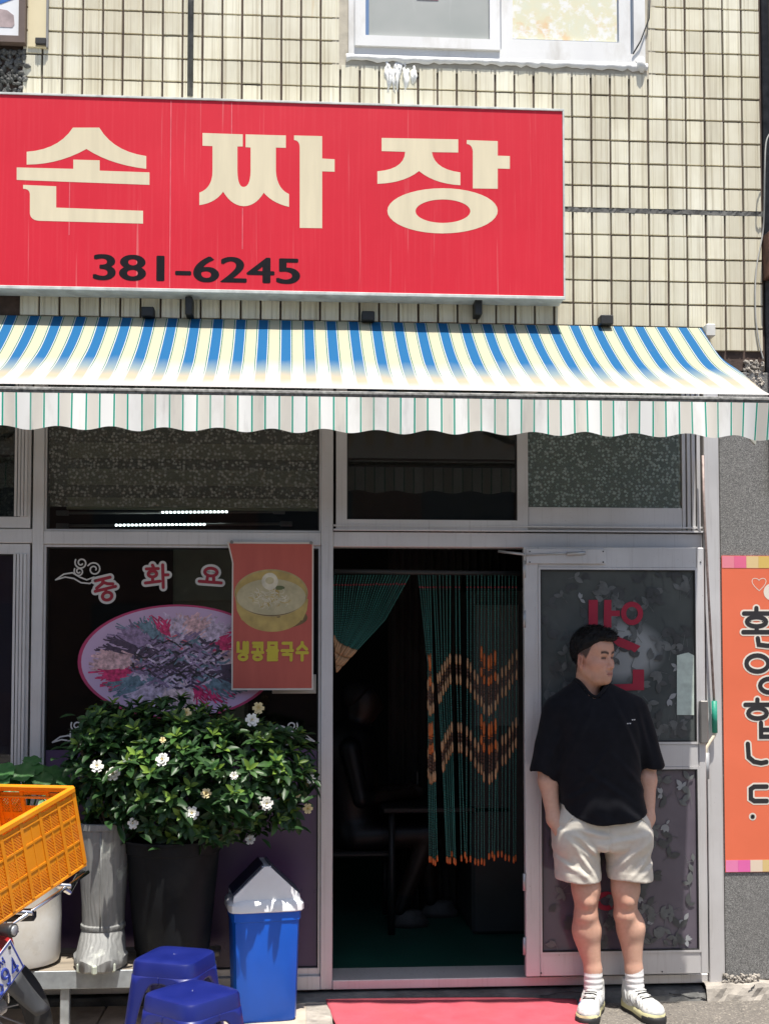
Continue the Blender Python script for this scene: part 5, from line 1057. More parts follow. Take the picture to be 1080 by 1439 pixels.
# tail
a = bl_px(3, 1290, -.16); bb('tail', MB().box(a.x - .16, a.x + .035, -.19, .30, RH - .16, RH - .05, .035), M['redp'])
q = MB(); z_ = RH - .012
for s in (-1, 1): q.tube([(s * .11, -.22, z_), (s * .11, .2, z_), (s * .09, .3, RH - .12)], .009, 8)
for yy in (-.2, 0, .18): q.tube([(-.24, yy, z_ - .004), (.24, yy, z_ - .004)], .007, 8)
bb('rack', q, M['chrome'], smooth=True)
a, b, c = bl_px(80, 1244, -.16), bl_px(97, 1254, -.18), bl_px(109, 1232, -.10); d = bl_px(117, 1227, -.08)
bb('rack_clamp', MB().tube([a, b, c, d], .010, 8), M['chrome'])
a = bl_px(8, 1307, -.2); q = MB(); n = 20
for r0, y0, y1, mi in ((.024, -.235, -.15, 0),): q.tube([(a.x, y0, a.z), (a.x, y0 + .01, a.z), (a.x, y1, a.z)], [r0 * .93, r0, r0 * .7], 20)
il = bb('indicator', q, M['blackpl'], smooth=True); bb('lens', MB().tube([(a.x, -.240, a.z), (a.x, -.236, a.z)], [.014, .018], 16), M['steel'], il, smooth=True)
YPl = -.245; tr, br_ = bl_px(14, 1320, YPl), bl_px(33.5, 1358, YPl); dn = (br_ - tr); dn.normalize(); lf = Vector((-dn.z, 0, dn.x)); lf = lf if lf.x < 0 else -lf; PWd, PHt = .21, .125
def plp(u, v, d=0.): return tr + lf * ((1 - u) * PWd) + dn * ((1 - v) * PHt) + Vector((0, -d, 0))
def plq(q, u0, u1, v0, v1, d0, d1): q.add([plp(u, v, d) for d in (d0, d1) for u, v in ((u0, v0), (u1, v0), (u1, v1), (u0, v1))], [(4, 5, 6, 7), (3, 2, 1, 0), (0, 1, 5, 4), (1, 2, 6, 5), (2, 3, 7, 6), (3, 0, 4, 7)]); return q
pt_ = bb('number_plate', plq(MB(), 0, 1, 0, 1, 0, .003), pm('plate_white', (.62, .64, .66), .35, metal=.2, var=.1)); M['plblue'] = pm('plate_blue', (.02, .04, .25), .4)
q = MB()
for e in ((0, 1, .955, .985), (0, 1, .015, .045), (.015, .04, .05, .95), (.96, .985, .05, .95)): plq(q, *e, .0032, .0042)
bb('plate_border', q, M['plblue'], pt_)
for k, ch in enumerate('4594'):
    q = MB()
    for ln in DG[ch]: q.tube([plp(.10 + .21 * k + .16 * u, .10 + .46 * v, .0036) for u, v in ln], .0055, 6)
    bb('digit', q, M['plblue'], pt_)
q = MB()
for ln in ([(.0, 0), (.3, 1.)], [(.3, .9), (.6, 0)], [(1., 1.), (1., -.1)], [(.7, .5), (1., .5)]): q.tube([plp(.58 + .12 * u, .68 + .18 * v, .0036) for u, v in ln], .003, 6)
bb('plate_letter', q, M['plblue'], pt_)
q = MB()
for u, v in ((.9, .86), (.1, .86)): q.tube([plp(u, v, .0035), plp(u, v, .007)], .006, 8)
bb('plate_bolt', q, M['black'], pt_)
FLp = [bl_px(x, y, -.20) for x, y in ((4, 1388), (26, 1364), (58, 1416), (40, 1427))]; rows = [[], []]
for i in range(9):
    t_ = i / 8; A = FLp[0].lerp(FLp[3], t_); B = FLp[1].lerp(FLp[2], t_); rows.append([A + (B - A) * (j / 6) + Vector((0, -.03 * t_ * t_ - .015 * math.sin(math.pi * j / 6), 0)) for j in range(7)])
o = bb('mud_flap', MB().grid(rows[2:]), M['mud'], smooth=True); sd = o.modifiers.new('s', 'SOLIDIFY'); sd.thickness = .006
bb('rear_fender', MB().grid([[(.075 * math.cos(b), .16 + (.325 + .03 * math.sin(b)) * math.cos(a_), .27 + (.325 + .03 * math.sin(b)) * math.sin(a_)) for b in [math.pi * j / 8 for j in range(9)]] for a_ in [R(20 + 95 * i / 20) for i in range(21)]]), M['blackpl'], smooth=True)
# ------------------------------------------------------------------ people: surfaces grown from smooth distance fields
def nets(F, org, h):
    """surface of F = 0 on a grid as quads (naive surface nets)"""
    S = F < 0; nx, ny, nz = F.shape
    c = np.zeros((nx - 1, ny - 1, nz - 1), np.int8)
    for a in (0, 1):
        for b in (0, 1):
            for d in (0, 1): c += S[a:nx - 1 + a, b:ny - 1 + b, d:nz - 1 + d]
    act = (c > 0) & (c < 8); I = np.argwhere(act); idx = -np.ones(act.shape, np.int64); idx[act] = np.arange(len(I))
    acc = np.zeros((len(I), 3)); cnt = np.zeros(len(I))
    E = []
    for ax in range(3):
        o1, o2 = [k for k in range(3) if k != ax]
        for a in (0, 1):
            for b in (0, 1):
                p = np.zeros(3, int); p[o1] = a; p[o2] = b; q = p.copy(); q[ax] = 1; E.append((p, q))
    for p, q in E:
        A, B = I + p, I + q; fa = F[A[:, 0], A[:, 1], A[:, 2]]; fb = F[B[:, 0], B[:, 1], B[:, 2]]; m = (fa < 0) != (fb < 0)
        t = np.where(m, fa / np.where(m, fa - fb, 1), 0)[:, None]; acc += np.where(m[:, None], p + (q - p) * t, 0); cnt += m
    V = (I + acc / cnt[:, None]) * h + np.array(org); faces = []
    for ax in range(3):
        o1, o2 = (ax + 1) % 3, (ax + 2) % 3; sl0 = [slice(None)] * 3; sl1 = [slice(None)] * 3; sl0[ax] = slice(0, -1); sl1[ax] = slice(1, None)
        A, B = S[tuple(sl0)], S[tuple(sl1)]; X_ = np.argwhere(A != B); X_ = X_[(X_[:, o1] > 0) & (X_[:, o2] > 0) & (X_[:, o1] < F.shape[o1] - 1) & (X_[:, o2] < F.shape[o2] - 1)]
        e1 = np.zeros(3, int); e1[o1] = 1; e2 = np.zeros(3, int); e2[o2] = 1; g = lambda K: idx[K[:, 0], K[:, 1], K[:, 2]]
        Q = np.stack([g(X_ - e1 - e2), g(X_ - e2), g(X_), g(X_ - e1)], 1); fl = ~A[X_[:, 0], X_[:, 1], X_[:, 2]]; Q[fl] = Q[fl][:, ::-1]; faces.append(Q)
    return V, np.concatenate(faces)
def smin(a, b, k):
    h = np.clip(.5 + .5 * (b - a) / k, 0, 1); return b + (a - b) * h - k * h * (1 - h)
def smax(a, b, k): return -smin(-a, -b, k)
class SDF:
    def __init__(s, lo, hi, h):
        s.h = h; s.lo = np.array(lo, float); n = [int((b - a) / h) + 2 for a, b in zip(lo, hi)]
        s.X, s.Y, s.Z = np.meshgrid(*[lo[i] + h * np.arange(n[i]) for i in range(3)], indexing='ij'); s.F = np.full(s.X.shape, 1.0)
    def cone(s, a, b, r1, r2):
        a, b = np.array(a, float), np.array(b, float); d = b - a; t = np.clip(((s.X - a[0]) * d[0] + (s.Y - a[1]) * d[1] + (s.Z - a[2]) * d[2]) / (d @ d), 0, 1)
        return np.sqrt((s.X - a[0] - d[0] * t) ** 2 + (s.Y - a[1] - d[1] * t) ** 2 + (s.Z - a[2] - d[2] * t) ** 2) - (r1 + (r2 - r1) * t)
    def ell(s, c, r, rz=0., rx=0.):
        x, y, z = s.X - c[0], s.Y - c[1], s.Z - c[2]
        if rz: x, y = x * math.cos(rz) + y * math.sin(rz), -x * math.sin(rz) + y * math.cos(rz)
        if rx: y, z = y * math.cos(rx) + z * math.sin(rx), -y * math.sin(rx) + z * math.cos(rx)
        k = np.sqrt((x / r[0]) ** 2 + (y / r[1]) ** 2 + (z / r[2]) ** 2); return (k - 1) * min(r) * .9 + 0 * k
    def stack(s, prof, ex=2.4):
        """profile rows z, cx, cy, a, b -> superelliptic column"""
        pr = np.array(sorted(prof)); z = s.Z; f = lambda i: np.interp(z, pr[:, 0], pr[:, i]); cx, cy, a, b = f(1), f(2), f(3), f(4)
        k = ((np.abs((s.X - cx) / a)) ** ex + (np.abs((s.Y - cy) / b)) ** ex) ** (1 / ex); return (k - 1) * np.minimum(a, b)
    def add(s, d, k=.02): s.F = smin(s.F, d, k) if k else np.minimum(s.F, d); return s
    def cut(s, d, k=.004): s.F = smax(s.F, -d, k); return s
    def mesh(s): return nets(s.F, s.lo, s.h)
def wav(x, y, z, seed, n=5, f=(1, 1, 1)):
    r = random.Random(seed); o = 0
    for k in range(n):
        a, b, c = [r.uniform(-1, 1) * q for q in f]; o = o + np.sin(a * x + b * y + c * z + r.uniform(0, 6.28) + .8 * np.sin(b * x * .6 - c * y * .5 + a * z * .7 + k)) / n
    return o
def smooth_mesh(V, Fc, it=1, lam=.5):
    n = len(V); e = np.concatenate([Fc[:, [0, 1]], Fc[:, [1, 2]], Fc[:, [2, 3]], Fc[:, [3, 0]]]); 
    for _ in range(it):
        s = np.zeros((n, 3)); c = np.zeros(n); np.add.at(s, e[:, 0], V[e[:, 1]]); np.add.at(c, e[:, 0], 1); V = V + lam * (s / np.maximum(c, 1)[:, None] - V)
    return V
def np_obj(name, V, Fc, mat, par, colr=None):
    me = bpy.data.meshes.new(name); me.from_pydata(V.tolist(), [], Fc.tolist()); me.update(); me.polygons.foreach_set('use_smooth', [True] * len(me.polygons))
    for m in (mat if isinstance(mat, list) else [mat]): me.materials.append(m)
    if colr is not None:
        a = me.color_attributes.new('tint', 'FLOAT_COLOR', 'POINT'); a.data.foreach_set('color', np.concatenate([colr, np.ones((len(V), 1))], 1).astype(np.float32).ravel())
    o = bpy.data.objects.new(name, me); col.objects.link(o); o.parent = par; return o
def skinmat(name, am=.18):
    t = NT(name); at = t.n('VertexColor'); at.layer_name = 'tint'; v = t.coord(world=True); n = t.noise(v, 60, 4); c = t.mix(t.ramp(n, [(.35, (0, 0, 0)), (.7, (am,) * 3)]), at.outputs[0], (.36, .15, .10))
    t.set(c, .48, spec=.4); t.b.inputs['Subsurface Weight'].default_value = .08; t.b.inputs['Subsurface Radius'].default_value = (.012, .004, .002); t.bump(t.noise(v, 350, 3), .12, .002); return t.m
M['skin'] = skinmat('skin'); M['guest'] = skinmat('guest_cloth_and_skin', 0.)
def head_field(HX, HY, HZ, ORG, yaw, tilt=0., h=.0025):
    """returns head local grid"""
    pass
def head_mesh(origin, yaw, h=.0024, skin=(.60, .325, .225)):
    """head in its own frame (face along -y, chin at z=0), then turned by yaw and moved to origin; returns skin mesh with colours and hair mesh"""
    s = SDF((-.10, -.13, -.16), (.10, .13, .27), h)
    s.F = s.ell((0, .014, .150), (.079, .098, .090)); s.add(s.ell((0, -.030, .085), (.066, .068, .088)), .03)
    s.add(s.ell((0, -.035, .045), (.056, .055, .050)), .025)                                 # jaw
    for sx in (-1, 1): s.add(s.ell((sx * .047, -.05, .088), (.026, .036, .026)), .02); s.add(s.cone((sx * .063, .015, .062), (sx * .04, -.05, .022), .012, .014), .028)
    s.add(s.ell((0, -.081, .016), (.022, .018, .016)), .02)                                   # chin
    s.add(s.cone((-.034, -.080, .131), (.034, -.080, .131), .012, .012), .018)               # brow
    s.add(s.ell((0, -.07, .165), (.055, .028, .035)), .03)                                   # forehead
    for sx in (-1, 1): s.cut(s.ell((sx * .031, -.104, .112), (.021, .016, .0105)), .012); s.add(s.ell((sx * .031, -.077, .111), (.0165, .013, .010)), .005)
    s.add(s.cone((0, -.092, .118), (0, -.112, .078), .0085, .0125), .009)                     # nose
    for sx in (-1, 1): s.add(s.ell((sx * .0135, -.1, .072), (.0095, .011, .0085)), .006); s.cut(s.ell((sx * .0065, -.110, .0645), (.0038, .005, .003)), .002)
    s.add(s.ell((0, -.082, .046), (.030, .018, .022)), .015)
    s.add(s.cone((-.017, -.0965, .0475), (.017, -.0965, .0475), .0052, .0052), .005); s.add(s.cone((-.014, -.0955, .037), (.014, -.0955, .037), .0062, .0062), .005)
    s.cut(s.cone((-.023, -.1035, .0425), (.023, -.1035, .0425), .0018, .0018), .002)
    for sx in (-1, 1):                                                                          # ears
        e = s.ell((sx * .080, .016, .100), (.0085, .020, .033), sx * .35, .12); e = smax(e, -s.ell((sx * .0905, .012, .104), (.0075, .0115, .021), sx * .35, .12), .003); s.add(e, .005); s.add(s.ell((sx * .079, .010, .072), (.006, .009, .011)), .006)
    s.add(s.cone((0, .028, .06), (0, .042, -.14), .058, .064), .025)
    V, Fc = s.mesh(); V = smooth_mesh(V, Fc, 2, .35)
    x, y, z = V[:, 0], V[:, 1], V[:, 2]; ax = np.abs(x); C_ = np.tile(np.array(skin), (len(V), 1))
    def paint(w_, c): C_[:] = C_ * (1 - w_[:, None]) + np.array(c) * w_[:, None]
    G = lambda d, s_: np.exp(-(d / s_) ** 2)
    fr = (y < -.03) * 1.
    paint(.45 * G(ax - .047, .025) * G(z - .082, .022) * fr, (.62, .27, .20)); paint(.35 * G(x, .02) * G(z - .075, .014) * (y < -.09), (.60, .27, .20)); paint(.5 * G(ax - .085, .012) * (z > .06) * (z < .14), (.58, .25, .19))
    paint(.85 * G(z - .0475, .0045) * (ax < .021) * (y < -.085), (.36, .12, .10)); paint(.8 * G(z - .0375, .005) * (ax < .018) * (y < -.085), (.42, .16, .13)); paint(.9 * G(z - .0425, .0018) * (ax < .023) * (y < -.08), (.14, .04, .035))
    bz = .134 + .006 * np.sin((ax - .012) / .04 * math.pi * .8); paint(np.clip(1.3 * G(z - bz, .0056) * (ax > .010) * (ax < .052) * fr, 0, 1), (.022, .016, .013))
    paint(np.clip(1.3 * G(z - (.113 + .0015 * np.cos((ax - .031) * 90)), .0040) * (ax > .0165) * (ax < .047) * (y < -.05), 0, 1), (.02, .013, .011)); paint(.6 * G(z - .107, .0025) * (ax > .018) * (ax < .044) * (y < -.05), (.34, .15, .11))
    paint(.35 * G(z - .122, .004) * (ax > .016) * (ax < .048) * fr, (.33, .14, .09))
    st = .22 * (y < -.04) * np.clip(1 - np.abs(z - .025) / .035, 0, 1) + .3 * G(z - .056, .006) * (ax < .028) * (y < -.085); paint(np.clip(st, 0, .4), (.14, .10, .085))
    paint(.7 * G(ax - .086, .006) * G(y - .012, .010) * G(z - .104, .016), (.30, .10, .07)); paint(.5 * G(y + .008, .005) * G(z - .095, .03) * (ax > .07), (.34, .15, .10))  # shading of the inner ear painted into the skin colour
    # short faded hair at the sides
    hl = np.interp(y, [-.10, -.06, -.045, -.03, -.015, .0, .03, .045, .06, .12], [.30, .182, .160, .128, .105, .12, .13, .075, .045, .035])
    paint(np.clip((z - hl) / .012, 0, 1) * .93, (.018, .015, .014))
    # hair
    g = SDF((-.12, -.15, -.0), (.12, .15, .30), h * 1.15)
    gx, gy, gz = g.X, g.Y, g.Z
    F = g.ell((0, .018, .158), (.085, .106, .098)); F = smin(F, g.ell((0, -.045, .208), (.066, .062, .040)), .035); F = smin(F, g.ell((.012, -.088, .203), (.05, .03, .024)), .02)
    hz = np.interp(gy, [-.15, -.085, -.062, -.05, -.03, -.01, .02, .045, .06, .075, .14], [.192, .186, .174, .165, .158, .150, .140, .105, .075, .055, .05])
    F = F + .0042 * wav(gx, gy, gz, 3, 7, (90, 130, 70)) + .0025 * wav(gx, gy, gz, 4, 6, (260, 200, 240)); F = smax(F, (hz - gz) * .8 + .003 * wav(gx, gy, gz, 5, 6, (300, 300, 100)), .010); g.F = F; HV, HF = g.mesh(); HV = smooth_mesh(HV, HF, 1, .3)
    # tufts
    r = random.Random(5); q = MB(); nh = len(HV); nrm = np.zeros_like(HV); fn = np.cross(HV[HF[:, 1]] - HV[HF[:, 0]], HV[HF[:, 3]] - HV[HF[:, 0]])
    for k in range(4): np.add.at(nrm, HF[:, k], fn)
    nrm /= np.linalg.norm(nrm, axis=1)[:, None] + 1e-9
    for k in range(2600):
        i = r.randrange(nh); p_ = Vector(HV[i]); n_ = Vector(nrm[i])
        if n_.z < -.5: continue
        fl = Vector((.35, -.8, .1)) if p_.z > .19 else Vector((0, .15, -1)); d = (n_ * .55 + fl * .7 + Vector((r.uniform(-.3, .3), r.uniform(-.3, .3), r.uniform(-.3, .3)))).normalized(); L = r.uniform(.008, .020) * (1.25 if p_.z > .2 else .7); s_ = d.orthogonal().normalized() * .0011; u_ = d.cross(s_)
        b = p_ - n_ * .002; q.add([b + s_, b - s_ * .5 + u_, b - s_ * .5 - u_, b + d * L * .6 + n_ * .001, b + d * L - Vector((0, 0, .001))], [(0, 1, 3), (1, 2, 3), (2, 0, 3), (1, 2, 4)])
    HV2 = np.array([tuple(v) for v in q.v]); 
    ca, sa = math.cos(yaw), math.sin(yaw); rot = lambda W: np.stack([W[:, 0] * .95 * ca - W[:, 1] * .89 * sa, W[:, 0] * .95 * sa + W[:, 1] * .89 * ca, W[:, 2]], 1) + np.array(origin)
    return rot(V), Fc, C_, rot(HV), HF, rot(HV2), q.f
# ------------------------------------------------------------------ the man by the door
mo = PZ(850, 1432, .0); KX = 1 / 321.5
man = thing('person', 'man in black oversized t-shirt and beige shorts standing by the open door, hands in pockets', 'person', (mo.x, -.222, .002))
def mp(px, py, y=0.): return ((px - 850) * KX, y, (1432 - py) * KX)
HEAD = mp(841, 965, .0); HEAD = (HEAD[0] - .0, -.015, HEAD[2])
hV, hF, hC, rV, rF, tV, tF = head_mesh(HEAD, R(41))
SK = (.64, .38, .275)
b = SDF((-.33, -.20, .03), (.33, .20, 1.50), .0055)
arms = [((-.150, .01, 1.29), (-.232, .03, 1.09), (-.212, -.025, .855), (-.165, -.058, .775)), ((.145, .01, 1.29), (.222, .03, 1.09), (.212, -.025, .855), (.165, -.058, .775))]
for s_, e_, w_, h_ in arms:
    b.add(b.cone(s_, e_, .052, .042), .0 if b.F.min() > .5 else .02); m_ = tuple(e_[i] * .7 + w_[i] * .3 for i in range(3)); b.add(b.cone(e_, m_, .042, .043), .02); b.add(b.cone(m_, w_, .043, .0285), .02); b.add(b.cone(w_, h_, .030, .036), .02)
legs = [((-.09, .01, .86), mp(829, 1276, -.012), mp(832, 1316, .012), mp(840, 1372, .012), mp(840, 1425, .012)), ((.105, .01, .86), mp(886, 1276, -.012), mp(895, 1314, .012), mp(899, 1372, .012), mp(901, 1425, .012))]
for hp, kn, cf, an, ft in legs:
    kn = np.array(kn); b.add(b.cone(hp, kn + (0, 0, .06), .088, .061), .02); b.add(b.cone(kn + (0, 0, .06), kn - (0, -.004, .05), .059, .048), .02); b.add(b.ell(kn + (0, -.036, .012), (.033, .031, .034)), .014); b.add(b.ell(kn + (0, -.030, -.055), (.018, .02, .022)), .014)
    b.add(b.cone(kn - (0, -.006, .06), cf, .048, .056), .025); b.add(b.cone(cf, an, .056, .036), .03); b.add(b.cone(an, ft, .037, .038), .02); sg_ = -1 if hp[0] < 0 else 1; b.add(b.ell(np.array(cf) + (sg_ * .007, .018, .0), (.046, .04, .09)), .03)
b.add(b.stack([(.8, 0, 0, .16, .1), (.95, 0, 0, .15, .095), (1.2, 0, 0, .16, .10), (1.38, 0, .0, .15, .08), (1.45, 0, .0, .06, .06), (1.6, 0, 0, .05, .05)]) if False else b.cone((0, 0, .9), (0, .01, 1.22), .10, .09), .05)
bV, bF = b.mesh(); bV = smooth_mesh(bV, bF, 2, .4); bC = np.tile(np.array(SK), (len(bV), 1))
kz = mp(0, 1276)[2]; wk = np.exp(-((bV[:, 2] - kz + .02) / .05) ** 2) * .4; bC = bC * (1 - wk[:, None]) + np.array((.52, .24, .17)) * wk[:, None]
wl_ = np.clip((.62 - bV[:, 2]) / .4, 0, .35); bC = bC * (1 - wl_[:, None]) + np.array((.62, .38, .28)) * wl_[:, None]
np_obj('body', np.concatenate([bV, hV]), np.concatenate([bF, hF + len(bV)]), M['skin'], man, np.concatenate([bC, hC]))
M['hair'] = pm('black_hair', (.006, .0055, .006), .6, var=.3, scale=80, spec=.25)
n0 = len(rV); me = bpy.data.meshes.new('hair'); me.from_pydata(np.concatenate([rV, tV]).tolist(), [], rF.tolist() + [[i + n0 for i in f] for f in tF]); me.materials.append(M['hair']); me.polygons.foreach_set('use_smooth', [True] * len(me.polygons)); o = bpy.data.objects.new('hair', me); col.objects.link(o); o.parent = man
# t-shirt
s = SDF((-.36, -.24, .78), (.36, .24, 1.53), .006); x, y, z = s.X, s.Y, s.Z
tor = s.stack([(.75, .02, -.008, .198, .138), (.86, .02, -.006, .195, .134), (.97, .008, -.004, .186, .130), (1.10, 0, -.004, .182, .130), (1.25, 0, -.002, .186, .130), (1.31, -.008, 0, .190, .120), (1.355, -.015, .004, .200, .106), (1.385, -.020, .007, .192, .096), (1.412, -.022, .010, .162, .088), (1.438, -.026, .012, .118, .080), (1.458, -.030, .014, .084, .076), (1.475, -.032, .015, .070, .070), (1.52, -.032, .016, .05, .05)], 2.35)
s.F = tor
slv = [((-.188, .010, 1.318), (-.250, .012, 1.045), .068, .064), ((.158, .010, 1.325), (.242, .012, 1.072), .070, .062)]
for a, e, r1, r2 in slv: 
    e2 = tuple(a[i] + (e[i] - a[i]) * 1.25 for i in range(3)); d = s.cone(a, e2, r1, r2 - .002); n_ = np.array(e) - np.array(a); n_ /= np.linalg.norm(n_); pln = (x - e[0]) * n_[0] + (y - e[1]) * n_[1] + (z - e[2]) * n_[2] + .012 * np.sin(x * 40); d = smax(d, pln, .008); s.add(d, .028)
# folds: shallow drapes from the shoulders, bunching above the hem
fold = .0045 * wav(x, y, z, 11, 6, (34, 20, 16)) + .0030 * wav(x, y, z, 12, 6, (60, 40, 40)) + .0022 * np.exp(-((z - .93) / .09) ** 2) * np.sin(60 * z + 6 * np.sin(9 * x) + 5 * x + 4 * np.sin(23 * z))
for (cx, cz, an, ln) in ((-.12, 1.22, 1.1, .16), (.10, 1.24, -1.15, .16), (-.05, 1.1, .9, .12), (.12, 1.05, -.8, .12), (-.1, .98, .5, .1), (.02, 1.0, -.6, .12), (.19, 1.22, -1.3, .12), (-.2, 1.2, 1.2, .12)):
    u = (x - cx) * math.cos(an) + (z - cz) * math.sin(an); v_ = -(x - cx) * math.sin(an) + (z - cz) * math.cos(an); fold = fold - .0065 * np.exp(-(v_ / .012) ** 2 - (u / ln) ** 2) + .004 * np.exp(-((v_ - .02) / .014) ** 2 - (u / ln) ** 2)
s.F = s.F + fold
hem = .838 + .055 * np.clip(np.abs(x - .02) / .2, 0, 1) ** 2 + .012 * (y > 0) + .004 * np.sin(x * 30)
s.F = smax(s.F, hem - z, .006)
for a, e, r1, r2 in slv: s.cut(s.cone(tuple(a[i] + (e[i] - a[i]) * .75 for i in range(3)), tuple(a[i] + (e[i] - a[i]) * 1.4 for i in range(3)), .05, r2 - .009), .003)
cav = s.stack([(.7, .015, -.004, .186, .124), (.9, .015, -.004, .18, .12), (.97, .0, 0, .15, .1), (.99, 0, 0, .01, .01)], 2.35); s.F = smax(s.F, -np.where(z < .985, cav, 1.), .003)
NCX, NCY, NR = HEAD[0] - .002, -.012, .068; s.F = smax(s.F, z - 1.474, .006); s.F = np.where(z > 1.36, smax(s.F, -(np.sqrt((x - NCX) ** 2 + (y - NCY) ** 2) - NR), .003), s.F)
V, Fc = s.mesh(); V = smooth_mesh(V, Fc, 1, .4)
t = NT('black_cotton'); v = t.coord(world=True); t.set(t.ramp(t.noise(v, 30, 4), [(.3, (.0055, .006, .009)), (.7, (.0085, .009, .013))]), .85, spec=.15); t.b.inputs['Sheen Weight'].default_value = .05; t.bump(t.noise(v, 900, 2), .2, .001); M['tee'] = t.m
tee = np_obj('t_shirt', V, Fc, M['tee'], man)
zz_ = []; m_ = V[:, 2] > 1.38; W = V[m_]; wr = np.hypot(W[:, 0] - NCX, W[:, 1] - NCY); wa = np.arctan2(W[:, 1] - NCY, W[:, 0] - NCX)
for i in range(48):
    a = 2 * math.pi * i / 48; da = np.abs((wa - a + math.pi) % (2 * math.pi) - math.pi); c_ = W[(da < .12) & (np.abs(wr - NR) < .012)]; zz_.append(c_[:, 2].max() if len(c_) else 1.45)
zz_ = np.array(zz_)
for _ in range(3): zz_ = (np.roll(zz_, 1) + zz_ + np.roll(zz_, -1)) / 3
rg = [(NCX + (NR + .001) * math.cos(2 * math.pi * (i % 48) / 48), NCY + (NR + .001) * math.sin(2 * math.pi * (i % 48) / 48), zz_[i % 48] + .001) for i in range(49)]
tc = MB().tube(rg, .0075, 8, cap=False); tc.build('collar', M['tee'], tee, world=False, smooth=True)
def ontee(px, py):      # nearest front surface point of the shirt
    tx, _, tz = mp(px, py); m_ = (V[:, 1] < 0); W = V[m_]; i = np.argmin((W[:, 0] - tx) ** 2 + (W[:, 2] - tz) ** 2); return W[i]
M['emb'] = pm('white_thread', (.6, .6, .62), .7, var=.05); q = MB()
for px, py in ((882.5, 1020.5), (886.5, 1020.5), (890.5, 1015.5), (894, 1015.5)):
    c = ontee(px, py); c = Vector((mp(px, py)[0], c[1] - .003, mp(px, py)[2])); q.add([c + Vector((-.0042, 0, .0026)), c + Vector((.0042, 0, .0026)), c + Vector((0.0025, 0, -.0022)), c + Vector((-.0025, 0, -.0022)), c + Vector((0, .004, 0))], [(0, 3, 2, 1), (0, 1, 4), (1, 2, 4), (2, 3, 4), (3, 0, 4)])
tag(q.build('embroidery', M['emb'], tee, world=False), kind='stuff')
# shorts
s = SDF((-.28, -.24, .55), (.28, .22, 1.0), .0055); x, y, z = s.X, s.Y, s.Z
hip = s.stack([(.66, .008, .0, .212, .112), (.74, .008, .0, .214, .116), (.82, .008, -.0, .208, .114), (.9, .010, 0, .182, .108), (1.0, .01, 0, .170, .10)], 2.5); hip = smax(hip, .715 - z, .03)
s.F = hip
lg = [((-.108, 0, .80), (-.100, -.003, .50), .102, .099), ((.118, 0, .80), (.134, -.003, .50), .102, .098)]
for a, e, r1, r2 in lg: s.add(s.stack([(.5, e[0], -.004, r2, .092), (.6, e[0], -.004, r2, .092), (.72, (a[0] + e[0]) / 2, 0, r1, .106), (.85, a[0], 0, r1, .108), (.9, a[0], 0, .06, .08)], 2.3), .018)
fold = .003 * wav(x, y, z, 21, 6, (50, 30, 40)) + .0022 * wav(x, y, z, 22, 6, (110, 60, 90))
for (cx, cz, an, ln, am) in ((-.15, .80, -.35, .08, 1), (-.12, .74, -.7, .09, 1.2), (-.10, .69, -.95, .09, 1.2), (-.06, .73, -.8, .08, 1), (-.16, .66, -.6, .06, 1), (.17, .79, .3, .08, 1), (.15, .73, .7, .09, 1.2), (.17, .67, .9, .08, 1.2), (.10, .70, .85, .08, 1.), (.06, .77, .2, .08, 1.), (-.04, .8, -.2, .08, 1), (-.10, .63, -.8, .05, 1), (.20, .64, .7, .05, 1)):
    u = (x - cx) * math.cos(an) + (z - cz) * math.sin(an); v_ = -(x - cx) * math.sin(an) + (z - cz) * math.cos(an); fold = fold - am * .0062 * np.exp(-(v_ / .010) ** 2 - (u / ln) ** 2) + am * .0055 * np.exp(-((v_ - .017) / .012) ** 2 - (u / ln) ** 2)
s.F = s.F + fold * (y < .05) + .0012 * np.exp(-((z - .628) / .0035) ** 2) - .0015 * (z < .628)
s.F = smax(s.F, mp(0, 1244)[2] - z + .006 * np.sin(x * 22), .004)
for a, e, r1, r2 in lg: s.cut(np.where(z < .70, s.stack([(.5, e[0], -.004, r2 - .009, .083), (.66, e[0], -.004, r2 - .009, .083), (.71, e[0], 0, .02, .02)], 2.3), 1.), .003)
for sx, w0 in ((-1, arms[0]), (1, arms[1])): s.add(s.ell((sx * .165 + .008, -.066, .775), (.045, .05, .06)), .03)
sx_ = .018; s.F = s.F + .0045 * np.exp(-((x - sx_) / .0035) ** 2) * (z > .70) * (y < 0)
V, Fc = s.mesh(); V = smooth_mesh(V, Fc, 1, .4)
t = NT('beige_cotton'); v = t.coord(world=True); t.set(t.ramp(t.noise(v, 18, 5), [(.3, (.57, .53, .46)), (.7, (.65, .61, .53))]), .9, spec=.2); t.bump(t.noise(t.coord(world=True, scale=(1, 1, .5)), 90, 5, .6), .45, .003); M['shorts'] = t.m
sh = np_obj('shorts', V, Fc, M['shorts'], man)
# pocket mouths
for sx in (-1, 1):
    pts = [(sx * .150 + .008, -.100, .872), (sx * .185 + .008, -.088, .835), (sx * .211 + .006, -.056, .79), (sx * .2155 + .006, -.02, .765)]; MB().tube(smooth(pts, 5), .0035, 6).build('pocket_edge', M['shorts'], sh, world=False, smooth=True)
